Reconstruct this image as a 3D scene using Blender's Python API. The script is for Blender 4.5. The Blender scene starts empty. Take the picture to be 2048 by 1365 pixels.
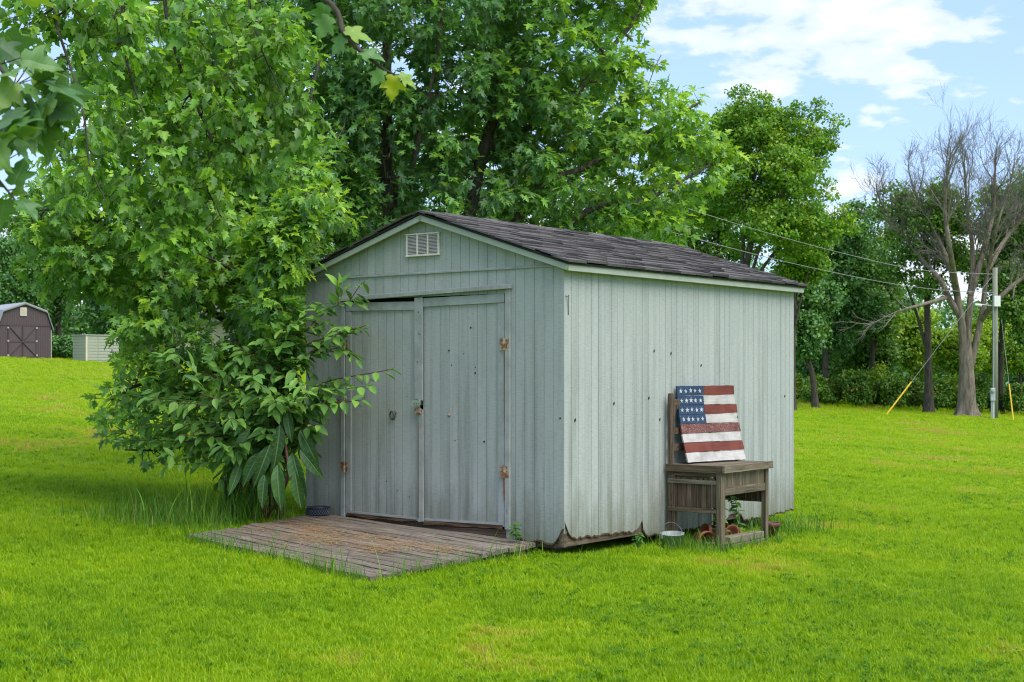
import bpy, bmesh, math, random
import numpy as np
from mathutils import Vector, Matrix, Euler, Quaternion
R = math.radians
random.seed(11)
rng = np.random.default_rng(7)
sc = bpy.context.scene
COL = sc.collection

# ------------------------------------------------------------------ camera, sky, sun, exposure
CAMZ = 1.57
cam_d = bpy.data.cameras.new('camera')
cam_d.sensor_width = 36.0
cam_d.lens = 2912 / 2048 * 36.0
cam_d.shift_y = 59.5 / 2048
cam_d.clip_start = 0.1
cam_d.clip_end = 3000
cam_d.dof.use_dof = True
cam_d.dof.focus_distance = 12.6
cam_d.dof.aperture_fstop = 8.0
cam = bpy.data.objects.new('camera', cam_d)
COL.objects.link(cam)
cam.location = (0, 0, CAMZ)
cam.rotation_euler = (R(90), 0, 0)
sc.camera = cam

SUN_AZ = Vector((0.75, -0.66, 0)).normalized()
SUN_EL = R(56)
to_sun = SUN_AZ * math.cos(SUN_EL) + Vector((0, 0, math.sin(SUN_EL)))
sun_d = bpy.data.lights.new('sun', 'SUN')
sun_d.energy = 1.9
sun_d.angle = R(55)
sun_d.color = (1.0, 0.95, 0.86)
sun = bpy.data.objects.new('sun', sun_d)
COL.objects.link(sun)
sun.location = (10, -8, 20)
sun.rotation_euler = (-to_sun).to_track_quat('-Z', 'Y').to_euler()

sc.view_settings.view_transform = 'Standard'
sc.view_settings.look = 'None'
sc.view_settings.gamma = 1.0
sc.view_settings.use_curve_mapping = False
sc.view_settings.exposure = 1.2
sc.cycles.use_denoising = True
sc.cycles.filter_width = 1.1
sc.cycles.max_bounces = 8
sc.cycles.diffuse_bounces = 4
sc.cycles.glossy_bounces = 2
sc.cycles.transmission_bounces = 4
sc.cycles.transparent_max_bounces = 4
sc.cycles.sample_clamp_indirect = 8

# ------------------------------------------------------------------ node helpers
class NT:
    def __init__(s, tree):
        s.t = tree; s.n = tree.nodes; s.l = tree.links
    def node(s, typ, **kw):
        nd = s.n.new(typ)
        ins = kw.pop('ins', {})
        for k, v in kw.items():
            setattr(nd, k, v)
        for k, v in ins.items():
            s.set(nd.inputs[k], v)
        return nd
    def set(s, sock, v):
        if isinstance(v, bpy.types.NodeSocket):
            s.l.new(v, sock)
        else:
            if sock.type == 'RGBA' and len(v) == 3:
                v = (*v, 1)
            sock.default_value = v
    def math(s, op, a, b=0.0, clamp=False):
        nd = s.n.new('ShaderNodeMath'); nd.operation = op; nd.use_clamp = clamp
        s.set(nd.inputs[0], a); s.set(nd.inputs[1], b)
        return nd.outputs[0]
    def mix(s, f, a, b, mode='MIX'):
        nd = s.n.new('ShaderNodeMix'); nd.data_type = 'RGBA'; nd.blend_type = mode
        s.set(nd.inputs[0], f)
        s.set(nd.inputs[6], a); s.set(nd.inputs[7], b)
        return nd.outputs[2]
    def noise(s, vec, scale, detail=4, rough=0.55):
        nd = s.n.new('ShaderNodeTexNoise')
        s.set(nd.inputs['Vector'], vec)
        nd.inputs['Scale'].default_value = scale
        nd.inputs['Detail'].default_value = detail
        nd.inputs['Roughness'].default_value = rough
        return nd.outputs[0]
    def ramp(s, f, stops, interp='LINEAR'):
        nd = s.n.new('ShaderNodeValToRGB')
        cr = nd.color_ramp; cr.interpolation = interp
        while len(cr.elements) < len(stops):
            cr.elements.new(0.5)
        for e, (p, c) in zip(cr.elements, stops):
            e.position = p
            e.color = (c, c, c, 1) if not hasattr(c, '__len__') else (*c, 1)
        s.set(nd.inputs[0], f)
        return nd.outputs[0]
    def scale(s, vec, xyz, off=None):
        nd = s.n.new('ShaderNodeMapping')
        s.set(nd.inputs['Vector'], vec)
        nd.inputs['Scale'].default_value = xyz
        if off is not None:
            s.set(nd.inputs['Location'], off)
        return nd.outputs[0]
    def sep(s, vec):
        nd = s.n.new('ShaderNodeSeparateXYZ'); s.set(nd.inputs[0], vec)
        return nd.outputs
    def bump(s, h, strength=0.3, dist=0.01):
        nd = s.n.new('ShaderNodeBump')
        nd.inputs['Strength'].default_value = strength
        nd.inputs['Distance'].default_value = dist
        s.set(nd.inputs['Height'], h)
        return nd.outputs[0]

def material(name, fn):
    m = bpy.data.materials.new(name)
    m.use_nodes = True
    t = NT(m.node_tree)
    t.n.clear()
    out = t.n.new('ShaderNodeOutputMaterial')
    sh = fn(t)
    t.l.new(sh, out.inputs['Surface'])
    return m

def principled(t, col, rough=0.7, spec=0.3, normal=None, metal=0.0):
    p = t.n.new('ShaderNodeBsdfPrincipled')
    t.set(p.inputs['Base Color'], col)
    t.set(p.inputs['Roughness'], rough)
    t.set(p.inputs['Specular IOR Level'], spec)
    t.set(p.inputs['Metallic'], metal)
    if normal is not None:
        t.l.new(normal, p.inputs['Normal'])
    return p.outputs[0]

# ------------------------------------------------------------------ sky with broken cloud
W = bpy.data.worlds.new('World')
sc.world = W
W.use_nodes = True
t = NT(W.node_tree)
t.n.clear()
wo = t.n.new('ShaderNodeOutputWorld')
bg = t.n.new('ShaderNodeBackground')
t.l.new(bg.outputs[0], wo.inputs[0])
sky = t.n.new('ShaderNodeTexSky')
sky.sky_type = 'NISHITA'
sky.sun_disc = False
sky.sun_elevation = SUN_EL
sky.sun_rotation = math.atan2(SUN_AZ.x, SUN_AZ.y)
sky.air_density = 1.0
sky.dust_density = 0.6
sky.ozone_density = 1.6
tc = t.n.new('ShaderNodeTexCoord')
gen = tc.outputs['Generated']
xyz = t.sep(gen)
# project the view direction on a cloud layer overhead, flattened toward the horizon
zz = t.math('MAXIMUM', xyz[2], 0.0)
den = t.math('ADD', zz, 0.22)
cx = t.math('DIVIDE', xyz[0], den)
cy = t.math('DIVIDE', xyz[1], den)
cmb = t.n.new('ShaderNodeCombineXYZ')
t.set(cmb.inputs[0], cx); t.set(cmb.inputs[1], cy); t.set(cmb.inputs[2], 0.0)
cl = t.scale(cmb.outputs[0], (1.0, 1.0, 1.0), (3.16, 12.4, 0.0))
big = t.noise(cl, 2.3, 2, 0.5)
fine = t.noise(cl, 7.0, 7, 0.55)
dens = t.math('ADD', t.math('MULTIPLY', big, 0.52), t.math('MULTIPLY', fine, 0.48))
hz = t.math('MULTIPLY', t.math('SUBTRACT', 0.12, zz), 0.7)        # more cloud low down
dens = t.math('ADD', dens, t.math('MAXIMUM', hz, 0.0))
mask = t.ramp(dens, [(0.512, 0.0), (0.56, 0.6), (0.65, 1.0)], 'EASE')
shade = t.ramp(fine, [(0.3, (2.7, 2.8, 3.0)), (0.65, (3.3, 3.3, 3.35))])
skyc = t.mix(0.75, sky.outputs[0], (1.22, 1.78, 3.0))
col = t.mix(t.math('MULTIPLY', mask, 0.93), skyc, shade)
t.l.new(col, bg.inputs[0])
bg.inputs[1].default_value = 0.16

# ------------------------------------------------------------------ mesh and object helpers
def link(name, me, mat=None, parent=None):
    o = bpy.data.objects.new(name, me)
    COL.objects.link(o)
    if mat is not None and me is not None and not me.materials:
        me.materials.append(mat)
    if parent is not None:
        o.parent = parent
    return o

def tag(o, label, cat, group=None, kind=None):
    o['label'] = label
    o['category'] = cat
    if group: o['group'] = group
    if kind: o['kind'] = kind
    return o

def thing(name, label, cat, loc=(0, 0, 0), rotz=0.0, group=None, rot=None):
    o = bpy.data.objects.new(name, None)
    o.empty_display_size = 0.1
    COL.objects.link(o)
    o.location = loc
    o.rotation_euler = rot if rot is not None else (0, 0, rotz)
    return tag(o, label, cat, group)

def group_empty(name, parent):
    o = bpy.data.objects.new(name, None)
    o.empty_display_size = 0.1
    COL.objects.link(o)
    o.parent = parent
    return o

class MB:
    """collects shapes into one mesh"""
    def __init__(s):
        s.v = []; s.f = []
    def add(s, v, f):
        k = len(s.v)
        s.v += [tuple(p) for p in v]
        s.f += [tuple(i + k for i in q) for q in f]
        return s
    def box(s, x0, x1, y0, y1, z0, z1, j=0.0):
        c = [(x, y, z) for z in (z0, z1) for y in (y0, y1) for x in (x0, x1)]
        if j:
            c = [tuple(q + random.uniform(-j, j) for q in p) for p in c]
        return s.add(c, [(0, 2, 3, 1), (4, 5, 7, 6), (0, 1, 5, 4), (2, 6, 7, 3), (0, 4, 6, 2), (1, 3, 7, 5)])
    def hexa(s, c):   # 4 bottom (ccw) + 4 top
        return s.add(c, [(3, 2, 1, 0), (4, 5, 6, 7), (0, 1, 5, 4), (1, 2, 6, 5), (2, 3, 7, 6), (3, 0, 4, 7)])
    def bar(s, a, b, w, h, up=(0, 0, 1)):
        a = Vector(a); b = Vector(b); d = (b - a).normalized(); u = Vector(up)
        r = d.cross(u).normalized(); u = r.cross(d)
        c = [p + r * sx * w / 2 + u * sy * h / 2 for p in (a, b) for sx, sy in ((-1, -1), (1, -1), (1, 1), (-1, 1))]
        return s.hexa(c)
    def tube(s, pts, rad, n=8, cap=True):
        P = [Vector(p) for p in pts]
        if not hasattr(rad, '__len__'): rad = [rad] * len(P)
        k0 = len(s.v); ref = None
        for i, p in enumerate(P):
            d = (P[min(i + 1, len(P) - 1)] - P[max(i - 1, 0)]).normalized()
            if ref is None:
                ref = d.orthogonal().normalized()
            ref = (ref - d * ref.dot(d))
            ref = ref.normalized() if ref.length > 1e-6 else d.orthogonal().normalized()
            b = d.cross(ref)
            for k in range(n):
                a = 2 * math.pi * k / n
                s.v.append(tuple(p + (ref * math.cos(a) + b * math.sin(a)) * rad[i]))
        for i in range(len(P) - 1):
            for k in range(n):
                s.f.append((k0 + i * n + k, k0 + i * n + (k + 1) % n, k0 + (i + 1) * n + (k + 1) % n, k0 + (i + 1) * n + k))
        if cap:
            s.f.append(tuple(k0 + k for k in reversed(range(n))))
            s.f.append(tuple(k0 + (len(P) - 1) * n + k for k in range(n)))
        return s
    def lathe(s, prof, c=(0, 0, 0), n=20):
        k0 = len(s.v)
        for r, z in prof:
            for k in range(n):
                a = 2 * math.pi * k / n
                s.v.append((c[0] + r * math.cos(a), c[1] + r * math.sin(a), c[2] + z))
        for i in range(len(prof) - 1):
            for k in range(n):
                s.f.append((k0 + i * n + k, k0 + i * n + (k + 1) % n, k0 + (i + 1) * n + (k + 1) % n, k0 + (i + 1) * n + k))
        return s
    def prism(s, poly, y0, y1, axis='y'):
        n = len(poly)
        if axis == 'y': v = [(a, y, b) for y in (y0, y1) for a, b in poly]
        elif axis == 'x': v = [(y, a, b) for y in (y0, y1) for a, b in poly]
        else: v = [(a, b, y) for y in (y0, y1) for a, b in poly]
        return s.add(v, [tuple(range(n)), tuple(reversed(range(n, 2 * n)))] + [(i, i + n, (i + 1) % n + n, (i + 1) % n) for i in range(n)])
    def mesh(s, name, smooth=False, bevel=0.0):
        me = bpy.data.meshes.new(name)
        me.from_pydata(s.v, [], s.f)
        bm = bmesh.new(); bm.from_mesh(me)
        bmesh.ops.recalc_face_normals(bm, faces=bm.faces)
        if bevel:
            bmesh.ops.bevel(bm, geom=[e for e in bm.edges], offset=bevel, segments=1, affect='EDGES', profile=0.7)
        bm.to_mesh(me); bm.free()
        if smooth:
            me.polygons.foreach_set('use_smooth', [True] * len(me.polygons))
        return me
    def obj(s, name, mat, parent=None, smooth=False, bevel=0.0):
        return link(name, s.mesh(name, smooth, bevel), mat, parent)

def box(name, mat, parent, x0, x1, y0, y1, z0, z1, bevel=0.0, j=0.0):
    return MB().box(x0, x1, y0, y1, z0, z1, j).obj(name, mat, parent, bevel=bevel)

def vnoise(x, y, s, seed=0):
    """value noise on a lattice, 0..1"""
    x = np.asarray(x, float) * s; y = np.asarray(y, float) * s
    xi = np.floor(x).astype(np.int64); yi = np.floor(y).astype(np.int64)
    fx = x - xi; fy = y - yi
    fx = fx * fx * (3 - 2 * fx); fy = fy * fy * (3 - 2 * fy)
    def h(a, b):
        k = (a * 374761393 + b * 668265263 + seed * 974711) & 0x7fffffff
        k = ((k ^ (k >> 13)) * 1274126177) & 0x7fffffff
        return ((k ^ (k >> 16)) & 0xffff) / 65535.0
    return (h(xi, yi) * (1 - fx) + h(xi + 1, yi) * fx) * (1 - fy) + (h(xi, yi + 1) * (1 - fx) + h(xi + 1, yi + 1) * fx) * fy

def gz(x, y):
    """ground height: a lawn that climbs gently to the left"""
    x = np.asarray(x, float); y = np.asarray(y, float)
    yy = 150 * np.tanh(y / 150)
    return -0.05 * 90 * np.tanh(x / 90) + 0.0135 * yy - 0.142 + (vnoise(x, y, 0.35, 3) - 0.5) * 0.035 + (vnoise(x, y, 1.6, 5) - 0.5) * 0.012

def gzf(x, y):
    return float(gz(x, y))

def W2(px, d):
    """x of a picture column at depth d, for laying out the plan"""
    return (px - 1024) / 2912 * d

def ZP(py, d):
    return CAMZ + (742 - py) / 2912 * d

# shed frame: origin at the near bottom corner, +x to the right along the front, +y back along the side
SO = Vector((0.437, 12.23, 0.0))
SROT = math.atan2(-0.605, 0.796)
def SW(x, y, z=0.0):
    c, s_ = math.cos(SROT), math.sin(SROT)
    return Vector((SO.x + c * x - s_ * y, SO.y + s_ * x + c * y, z))
# ------------------------------------------------------------------ materials
def objrand(t):
    return t.node('ShaderNodeObjectInfo').outputs['Random']

def pos(t):
    return t.node('ShaderNodeTexCoord').outputs['Object']

def m_siding(t):
    p = pos(t)
    x, y, z = t.sep(p)
    tex = t.noise(t.scale(p, (16, 16, 150)), 1.0, 3, 0.6)
    tex2 = t.noise(t.scale(p, (40, 40, 40)), 1.0, 2)
    col = t.mix(objrand(t), (0.380, 0.405, 0.376), (0.405, 0.430, 0.400))
    streak = t.ramp(t.noise(t.scale(p, (9, 9, 0.45)), 1.0, 6, 0.62), [(0.47, 0.0), (0.66, 1.0)])
    low = t.ramp(t.math('MULTIPLY', z, 0.4), [(0.10, 1.0), (0.80, 0.45)])
    streak = t.math('MULTIPLY', streak, low)
    col = t.mix(t.math('MULTIPLY', streak, 0.62), col, (0.165, 0.185, 0.15))
    blot = t.ramp(t.noise(p, 2.3, 5, 0.6), [(0.5, 0.0), (0.75, 1.0)])
    col = t.mix(t.math('MULTIPLY', blot, 0.35), col, (0.27, 0.295, 0.285))
    # mildew splashed up from the ground with an uneven edge
    hgt = t.math('ADD', z, t.math('MULTIPLY', t.noise(t.scale(p, (7, 7, 1.6)), 1.0, 5, 0.65), -1.1))
    mil = t.ramp(t.math('ADD', t.math('MULTIPLY', hgt, 0.75), 0.55), [(0.14, 1.0), (0.56, 0.0)])
    col = t.mix(t.math('MULTIPLY', mil, 0.72), col, (0.14, 0.145, 0.085))
    spot = t.ramp(t.noise(p, 26, 2, 0.5), [(0.70, 0.0), (0.76, 1.0)])
    col = t.mix(t.math('MULTIPLY', spot, 0.35), col, (0.16, 0.16, 0.13))
    fleck = t.ramp(tex, [(0.3, 0.86), (0.62, 1.04)])
    col = t.mix(1.0, col, fleck, 'MULTIPLY')
    h = t.math('ADD', t.math('MULTIPLY', tex, 0.8), t.math('MULTIPLY', tex2, 0.3))
    return principled(t, col, 0.72, 0.25, t.bump(h, 0.32, 0.005))
M_SIDING = material('painted_siding', m_siding)

def m_trim(t):
    p = pos(t)
    n = t.noise(p, 9, 5, 0.6)
    col = t.mix(t.ramp(n, [(0.35, 0.0), (0.7, 1.0)]), (0.37, 0.39, 0.37), (0.27, 0.29, 0.265))
    chip = t.ramp(t.noise(t.scale(p, (30, 30, 12)), 1.0, 4, 0.6), [(0.66, 0.0), (0.71, 1.0)])
    col = t.mix(t.math('MULTIPLY', chip, 0.7), col, (0.16, 0.13, 0.10))
    return principled(t, col, 0.7, 0.25, t.bump(t.noise(t.scale(p, (60, 60, 60)), 1.0, 3), 0.25, 0.004))
M_TRIM = material('painted_trim', m_trim)

def m_fascia(t):
    p = pos(t)
    n = t.noise(p, 5, 5, 0.6)
    col = t.mix(n, (0.42, 0.45, 0.385), (0.31, 0.34, 0.28))
    return principled(t, col, 0.7, 0.25, t.bump(t.noise(p, 40, 3), 0.2, 0.004))
M_FASCIA = material('fascia_paint', m_fascia)

def m_shingle(t):
    p = pos(t)
    g = t.noise(p, 140, 2, 0.7)
    r = objrand(t)
    col = t.mix(r, (0.040, 0.036, 0.034), (0.150, 0.135, 0.130))
    col = t.mix(1.0, col, t.ramp(g, [(0.3, 0.55), (0.7, 1.4)]), 'MULTIPLY')
    big = t.ramp(t.noise(p, 1.5, 4), [(0.4, 0.0), (0.7, 1.0)])
    col = t.mix(t.math('MULTIPLY', big, 0.3), col, (0.14, 0.13, 0.135))
    return principled(t, col, 0.9, 0.2, t.bump(g, 0.6, 0.004))
M_SHINGLE = material('asphalt_shingle', m_shingle)

def wood(name, c1, c2, c3, axis=0, rough=0.85, green=0.0, gscale=1.0):
    def fn(t):
        r = objrand(t)
        sh = t.node('ShaderNodeCombineXYZ')
        t.set(sh.inputs[0], t.math('MULTIPLY', r, 13.0)); t.set(sh.inputs[1], t.math('MULTIPLY', r, 7.0)); t.set(sh.inputs[2], t.math('MULTIPLY', r, 3.0))
        s = [55 * gscale] * 3; s[axis] = 2.2 * gscale
        p = t.scale(pos(t), (1, 1, 1), sh.outputs[0])
        g = t.noise(t.scale(p, s), 1.0, 6, 0.65)
        b = t.noise(p, 4.0, 4, 0.6)
        col = t.mix(t.ramp(g, [(0.38, 0.0), (0.62, 1.0)]), c1, c2)
        col = t.mix(t.ramp(b, [(0.42, 0.0), (0.68, 1.0)]), col, c3)
        col = t.mix(1.0, col, t.ramp(r, [(0.0, 0.78), (1.0, 1.18)]), 'MULTIPLY')
        if green:
            gm = t.ramp(t.noise(p, 7, 5, 0.65), [(0.5, 0.0), (0.66, 1.0)])
            col = t.mix(t.math('MULTIPLY', gm, green), col, (0.10, 0.13, 0.035))
        return principled(t, col, rough, 0.2, t.bump(g, 0.8, 0.006))
    return material(name, fn)

M_DECK = wood('weathered_deck', (0.036, 0.028, 0.023), (0.35, 0.29, 0.24), (0.19, 0.145, 0.115), 0, green=0.25)
M_OLD = wood('old_brown_wood_z', (0.030, 0.018, 0.013), (0.19, 0.135, 0.10), (0.085, 0.054, 0.038), 2, green=0.25)
M_OLDX = wood('old_grey_wood_x', (0.09, 0.075, 0.055), (0.28, 0.245, 0.19), (0.17, 0.14, 0.10), 0, green=0.35)
M_OLDY = wood('old_grey_wood_y', (0.075, 0.058, 0.038), (0.27, 0.225, 0.165), (0.15, 0.115, 0.078), 1, green=0.25)
M_BROWNX = wood('old_brown_wood_x', (0.035, 0.023, 0.016), (0.16, 0.115, 0.08), (0.085, 0.06, 0.038), 0, green=0.3)
M_GREYZ = wood('old_grey_wood_z', (0.065, 0.048, 0.032), (0.24, 0.195, 0.14), (0.13, 0.096, 0.062), 2, green=0.3)
M_ROT = wood('rotten_wood', (0.03, 0.018, 0.010), (0.17, 0.105, 0.06), (0.08, 0.045, 0.025), 0)
M_SILL = wood('bare_sill', (0.05, 0.035, 0.024), (0.18, 0.135, 0.095), (0.10, 0.072, 0.05), 1)

def m_straw(t):
    p = pos(t)
    return principled(t, t.mix(t.noise(p, 30, 2), (0.36, 0.19, 0.07), (0.52, 0.33, 0.15)), 0.9, 0.1)
M_STRAW = material('dry_straw', m_straw)

def m_dark(t):
    return principled(t, (0.012, 0.011, 0.010), 0.9, 0.1)
M_DARK = material('interior_shade', m_dark)  # near-black colour stands in for shade inside and below the shed

def m_rust(t):
    p = pos(t)
    n = t.noise(p, 22, 5, 0.65)
    col = t.mix(t.ramp(n, [(0.40, 0.0), (0.60, 1.0)]), (0.42, 0.36, 0.27), (0.24, 0.085, 0.025))
    return principled(t, col, 0.75, 0.3, t.bump(n, 0.4, 0.003))
M_RUST = material('rusty_painted_steel', m_rust)

def m_ruststain(t):
    p = pos(t)
    n = t.noise(t.scale(p, (60, 60, 6)), 1.0, 4)
    return principled(t, t.mix(n, (0.15, 0.06, 0.025), (0.26, 0.16, 0.10)), 0.85, 0.15)
M_RUSTSTAIN = material('rust_stain', m_ruststain)

def simple(name, c, rough=0.6, spec=0.4, metal=0.0, var=0.25, sc_=12, bump=0.0):
    def fn(t):
        p = pos(t)
        n = t.noise(p, sc_, 4, 0.6)
        col = t.mix(n, tuple(v * (1 - var) for v in c), tuple(min(1, v * (1 + var)) for v in c))
        return principled(t, col, rough, spec, t.bump(n, bump, 0.004) if bump else None, metal)
    return material(name, fn)

M_STEEL = simple('aged_steel', (0.16, 0.165, 0.155), 0.4, 0.5, 0.9, 0.35, 40)
M_IRON = simple('black_iron', (0.025, 0.024, 0.023), 0.6, 0.4, 0.3)
M_ZINC = simple('galvanised_zinc', (0.30, 0.33, 0.33), 0.55, 0.4, 0.05, 0.2, 9)
M_TERRA = simple('terracotta', (0.27, 0.095, 0.052), 0.8, 0.2, 0, 0.35, 9, 0.2)
M_MAROON = simple('maroon_plastic', (0.11, 0.035, 0.035), 0.55, 0.4)
M_PAVER = simple('old_paver', (0.20, 0.175, 0.125), 0.9, 0.15, 0, 0.4, 11, 0.5)
M_BLOCK = simple('concrete_block', (0.11, 0.105, 0.095), 0.95, 0.1, 0, 0.35, 9, 0.4)
M_BLACKPL = simple('black_plastic', (0.020, 0.021, 0.024), 0.45, 0.5)
M_BLUEBLACK = simple('dark_blue_glaze', (0.03, 0.036, 0.052), 0.18, 0.6)
M_PALEBLUE = simple('pale_blue_lattice', (0.085, 0.10, 0.13), 0.35, 0.5)
M_CREAMVENT = simple('aged_cream_plastic', (0.70, 0.66, 0.55), 0.55, 0.4, 0, 0.15)
M_VENTDARK = simple('louver_grey', (0.48, 0.44, 0.43), 0.6, 0.3, 0, 0.2)
M_PAPER = simple('paper_scrap', (0.45, 0.44, 0.38), 0.8, 0.2)

def m_flag(c, chip, amt=(0.60, 0.66)):
    def fn(t):
        p = pos(t)
        r = objrand(t)
        g = t.noise(t.scale(p, (6, 60, 60)), 1.0, 5, 0.6)
        n = t.noise(p, 110, 4, 0.75)
        gr = t.ramp(t.noise(p, 9, 5, 0.6), [(0.42, 0.0), (0.72, 0.65)])
        col = t.mix(g, tuple(v * 0.7 for v in c), tuple(min(1, v * 1.2) for v in c))
        col = t.mix(t.ramp(n, [(amt[0], 0.0), (amt[1], 1.0)]), col, chip)
        col = t.mix(gr, col, tuple(v * 0.45 for v in c))
        return principled(t, col, 0.75, 0.25, t.bump(t.math('ADD', g, t.math('MULTIPLY', n, 0.5)), 0.5, 0.004))
    return fn
M_FRED = material('flag_red', m_flag((0.185, 0.050, 0.034), (0.12, 0.05, 0.04)))
M_FREDW = material('flag_red_worn', m_flag((0.15, 0.050, 0.040), (0.36, 0.24, 0.22), (0.52, 0.60)))
M_FWHITE = material('flag_white', m_flag((0.52, 0.49, 0.455), (0.30, 0.32, 0.29), (0.66, 0.73)))
M_FBLUE = material('flag_blue', m_flag((0.030, 0.062, 0.120), (0.24, 0.28, 0.36), (0.60, 0.68)))
M_FSTAR = material('flag_star', m_flag((0.52, 0.54, 0.57), (0.06, 0.10, 0.17), (0.55, 0.62)))
M_FEDGE = simple('flag_edge', (0.022, 0.018, 0.016), 0.8, 0.2)

# ---- foliage
def leafmat(name, ramp, back, trans=0.38, attr=True, rough=0.42, spec=0.4, tcol=None, veins=False):
    def fn(t):
        if attr:
            f = t.node('ShaderNodeAttribute', attribute_name='tint').outputs['Fac']
        else:
            f = objrand(t)
        col = t.ramp(f, ramp)
        p = pos(t)
        col = t.mix(1.0, col, t.ramp(t.noise(p, 1.3, 3), [(0.3, 0.8), (0.7, 1.15)]), 'MULTIPLY')
        if veins:
            vx, vy, vz = t.sep(p)
            ax = t.math('ABSOLUTE', vx)
            rib = t.math('LESS_THAN', ax, 0.011)
            fr = t.math('FRACT', t.math('SUBTRACT', t.math('MULTIPLY', vy, 8.0), t.math('MULTIPLY', ax, 5.0)))
            sv = t.math('MULTIPLY', t.math('LESS_THAN', fr, 0.10), 0.35)
            col = t.mix(t.math('MAXIMUM', t.math('MULTIPLY', rib, 0.7), sv), col, (.22, .33, .13))
            hole = t.ramp(t.noise(p, 5.5, 3), [(0.66, 0.0), (0.70, 1.0)])
            col = t.mix(t.math('MULTIPLY', hole, 0.5), col, (.16, .13, .03))
        bf = t.node('ShaderNodeNewGeometry').outputs['Backfacing']
        cb = t.mix(0.6, col, back)
        c2 = t.mix(bf, col, cb)
        pr = principled(t, c2, rough, spec)
        tr = t.n.new('ShaderNodeBsdfTranslucent')
        tt = t.mix(1.0, col, tcol or (1.3, 1.35, 0.45), 'MULTIPLY')
        t.set(tr.inputs[0], tt)
        mx = t.n.new('ShaderNodeMixShader')
        mx.inputs[0].default_value = trans
        t.l.new(pr, mx.inputs[1]); t.l.new(tr.outputs[0], mx.inputs[2])
        return mx.outputs[0]
    return material(name, fn)

def G(r, g, b, k=1.88): return (r * k, g * k, b * k)
R_MAPLE = [(0.0, G(.050, .125, .042)), (0.4, G(.084, .182, .036)), (0.75, G(.140, .258, .030)), (1.0, G(.235, .34, .022))]
M_MAPLE = leafmat('silver_maple_leaf', R_MAPLE, (.17, .26, .17))
M_MAPLE_O = leafmat('silver_maple_leaf_single', R_MAPLE, (.17, .26, .17), attr=False)
R_MAPLE2 = [(0.0, G(.045, .105, .020)), (0.5, G(.082, .185, .022)), (0.85, G(.135, .25, .022)), (1.0, G(.20, .31, .02))]
M_MAPLE2 = leafmat('red_maple_leaf', R_MAPLE2, (.14, .22, .10))
M_MAPLE2_O = leafmat('red_maple_leaf_single', R_MAPLE2, (.14, .22, .10), attr=False)
R_POKE = [(0.0, G(.045, .110, .022)), (0.5, G(.078, .165, .030)), (1.0, G(.125, .225, .040))]
M_POKE_O = leafmat('pokeweed_leaf', R_POKE, (.09, .17, .07), 0.25, attr=False, rough=0.4, spec=0.35, veins=True)
M_POKEBIG = leafmat('pokeweed_low_leaf', [(0.0, G(.022, .062, .014)), (1.0, G(.036, .092, .020))], (.08, .15, .06), 0.2, attr=False, rough=0.5, veins=True)
M_WALNUT = leafmat('walnut_leaf', [(0.0, G(.045, .12, .016)), (0.5, G(.095, .19, .016)), (1.0, G(.19, .26, .014))], (.08, .17, .05), 0.35)
M_DARKTREE = leafmat('dark_tree_leaf', [(0.0, G(.032, .090, .030)), (0.5, G(.060, .145, .038)), (1.0, G(.12, .21, .038))], (.06, .12, .06), 0.28)
M_MIDTREE = leafmat('mid_tree_leaf', [(0.0, G(.040, .10, .024)), (0.5, G(.075, .155, .026)), (1.0, G(.14, .22, .024))], (.07, .14, .05), 0.32)
M_YELTREE = leafmat('light_shrub_leaf', [(0.0, G(.075, .15, .018)), (0.5, G(.15, .24, .018)), (1.0, G(.25, .30, .016))], (.09, .17, .05), 0.35)
M_HEDGE = leafmat('hedge_leaf', [(0.0, G(.036, .095, .018)), (0.6, G(.092, .175, .020)), (0.93, G(.17, .23, .02)), (1.0, G(.22, .085, .04))], (.06, .11, .04), 0.28)

def grassmat(name, ramp, trans=0.42, inst=True):
    def fn(t):
        a = t.node('ShaderNodeAttribute', attribute_name='tint', attribute_type='INSTANCER' if inst else 'GEOMETRY')
        b = t.node('ShaderNodeAttribute', attribute_name='bl', attribute_type='GEOMETRY').outputs['Fac']
        col = t.ramp(t.math('ADD', a.outputs['Fac'], t.math('MULTIPLY', t.math('SUBTRACT', b, 0.5), 0.42)), ramp)
        pr = principled(t, col, 0.5, 0.25)
        tr = t.n.new('ShaderNodeBsdfTranslucent')
        t.set(tr.inputs[0], t.mix(1.0, col, (1.5, 1.35, 0.6), 'MULTIPLY'))
        mx = t.n.new('ShaderNodeMixShader'); mx.inputs[0].default_value = trans
        t.l.new(pr, mx.inputs[1]); t.l.new(tr.outputs[0], mx.inputs[2])
        return mx.outputs[0]
    return material(name, fn)
R_GRASS = [(0.0, (.085, .22, .006)), (0.3, (.22, .38, .006)), (0.58, (.32, .47, .006)), (0.76, (.39, .51, .010)), (0.90, (.46, .42, .08)), (1.0, (.46, .29, .11))]
M_GRASS = grassmat('lawn_blade', R_GRASS)
M_TALL = grassmat('tall_blade', [(0.0, (.040, .12, .014)), (0.5, (.095, .235, .020)), (0.85, (.19, .34, .030)), (1.0, (.46, .33, .15))], 0.35, inst=False)

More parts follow.
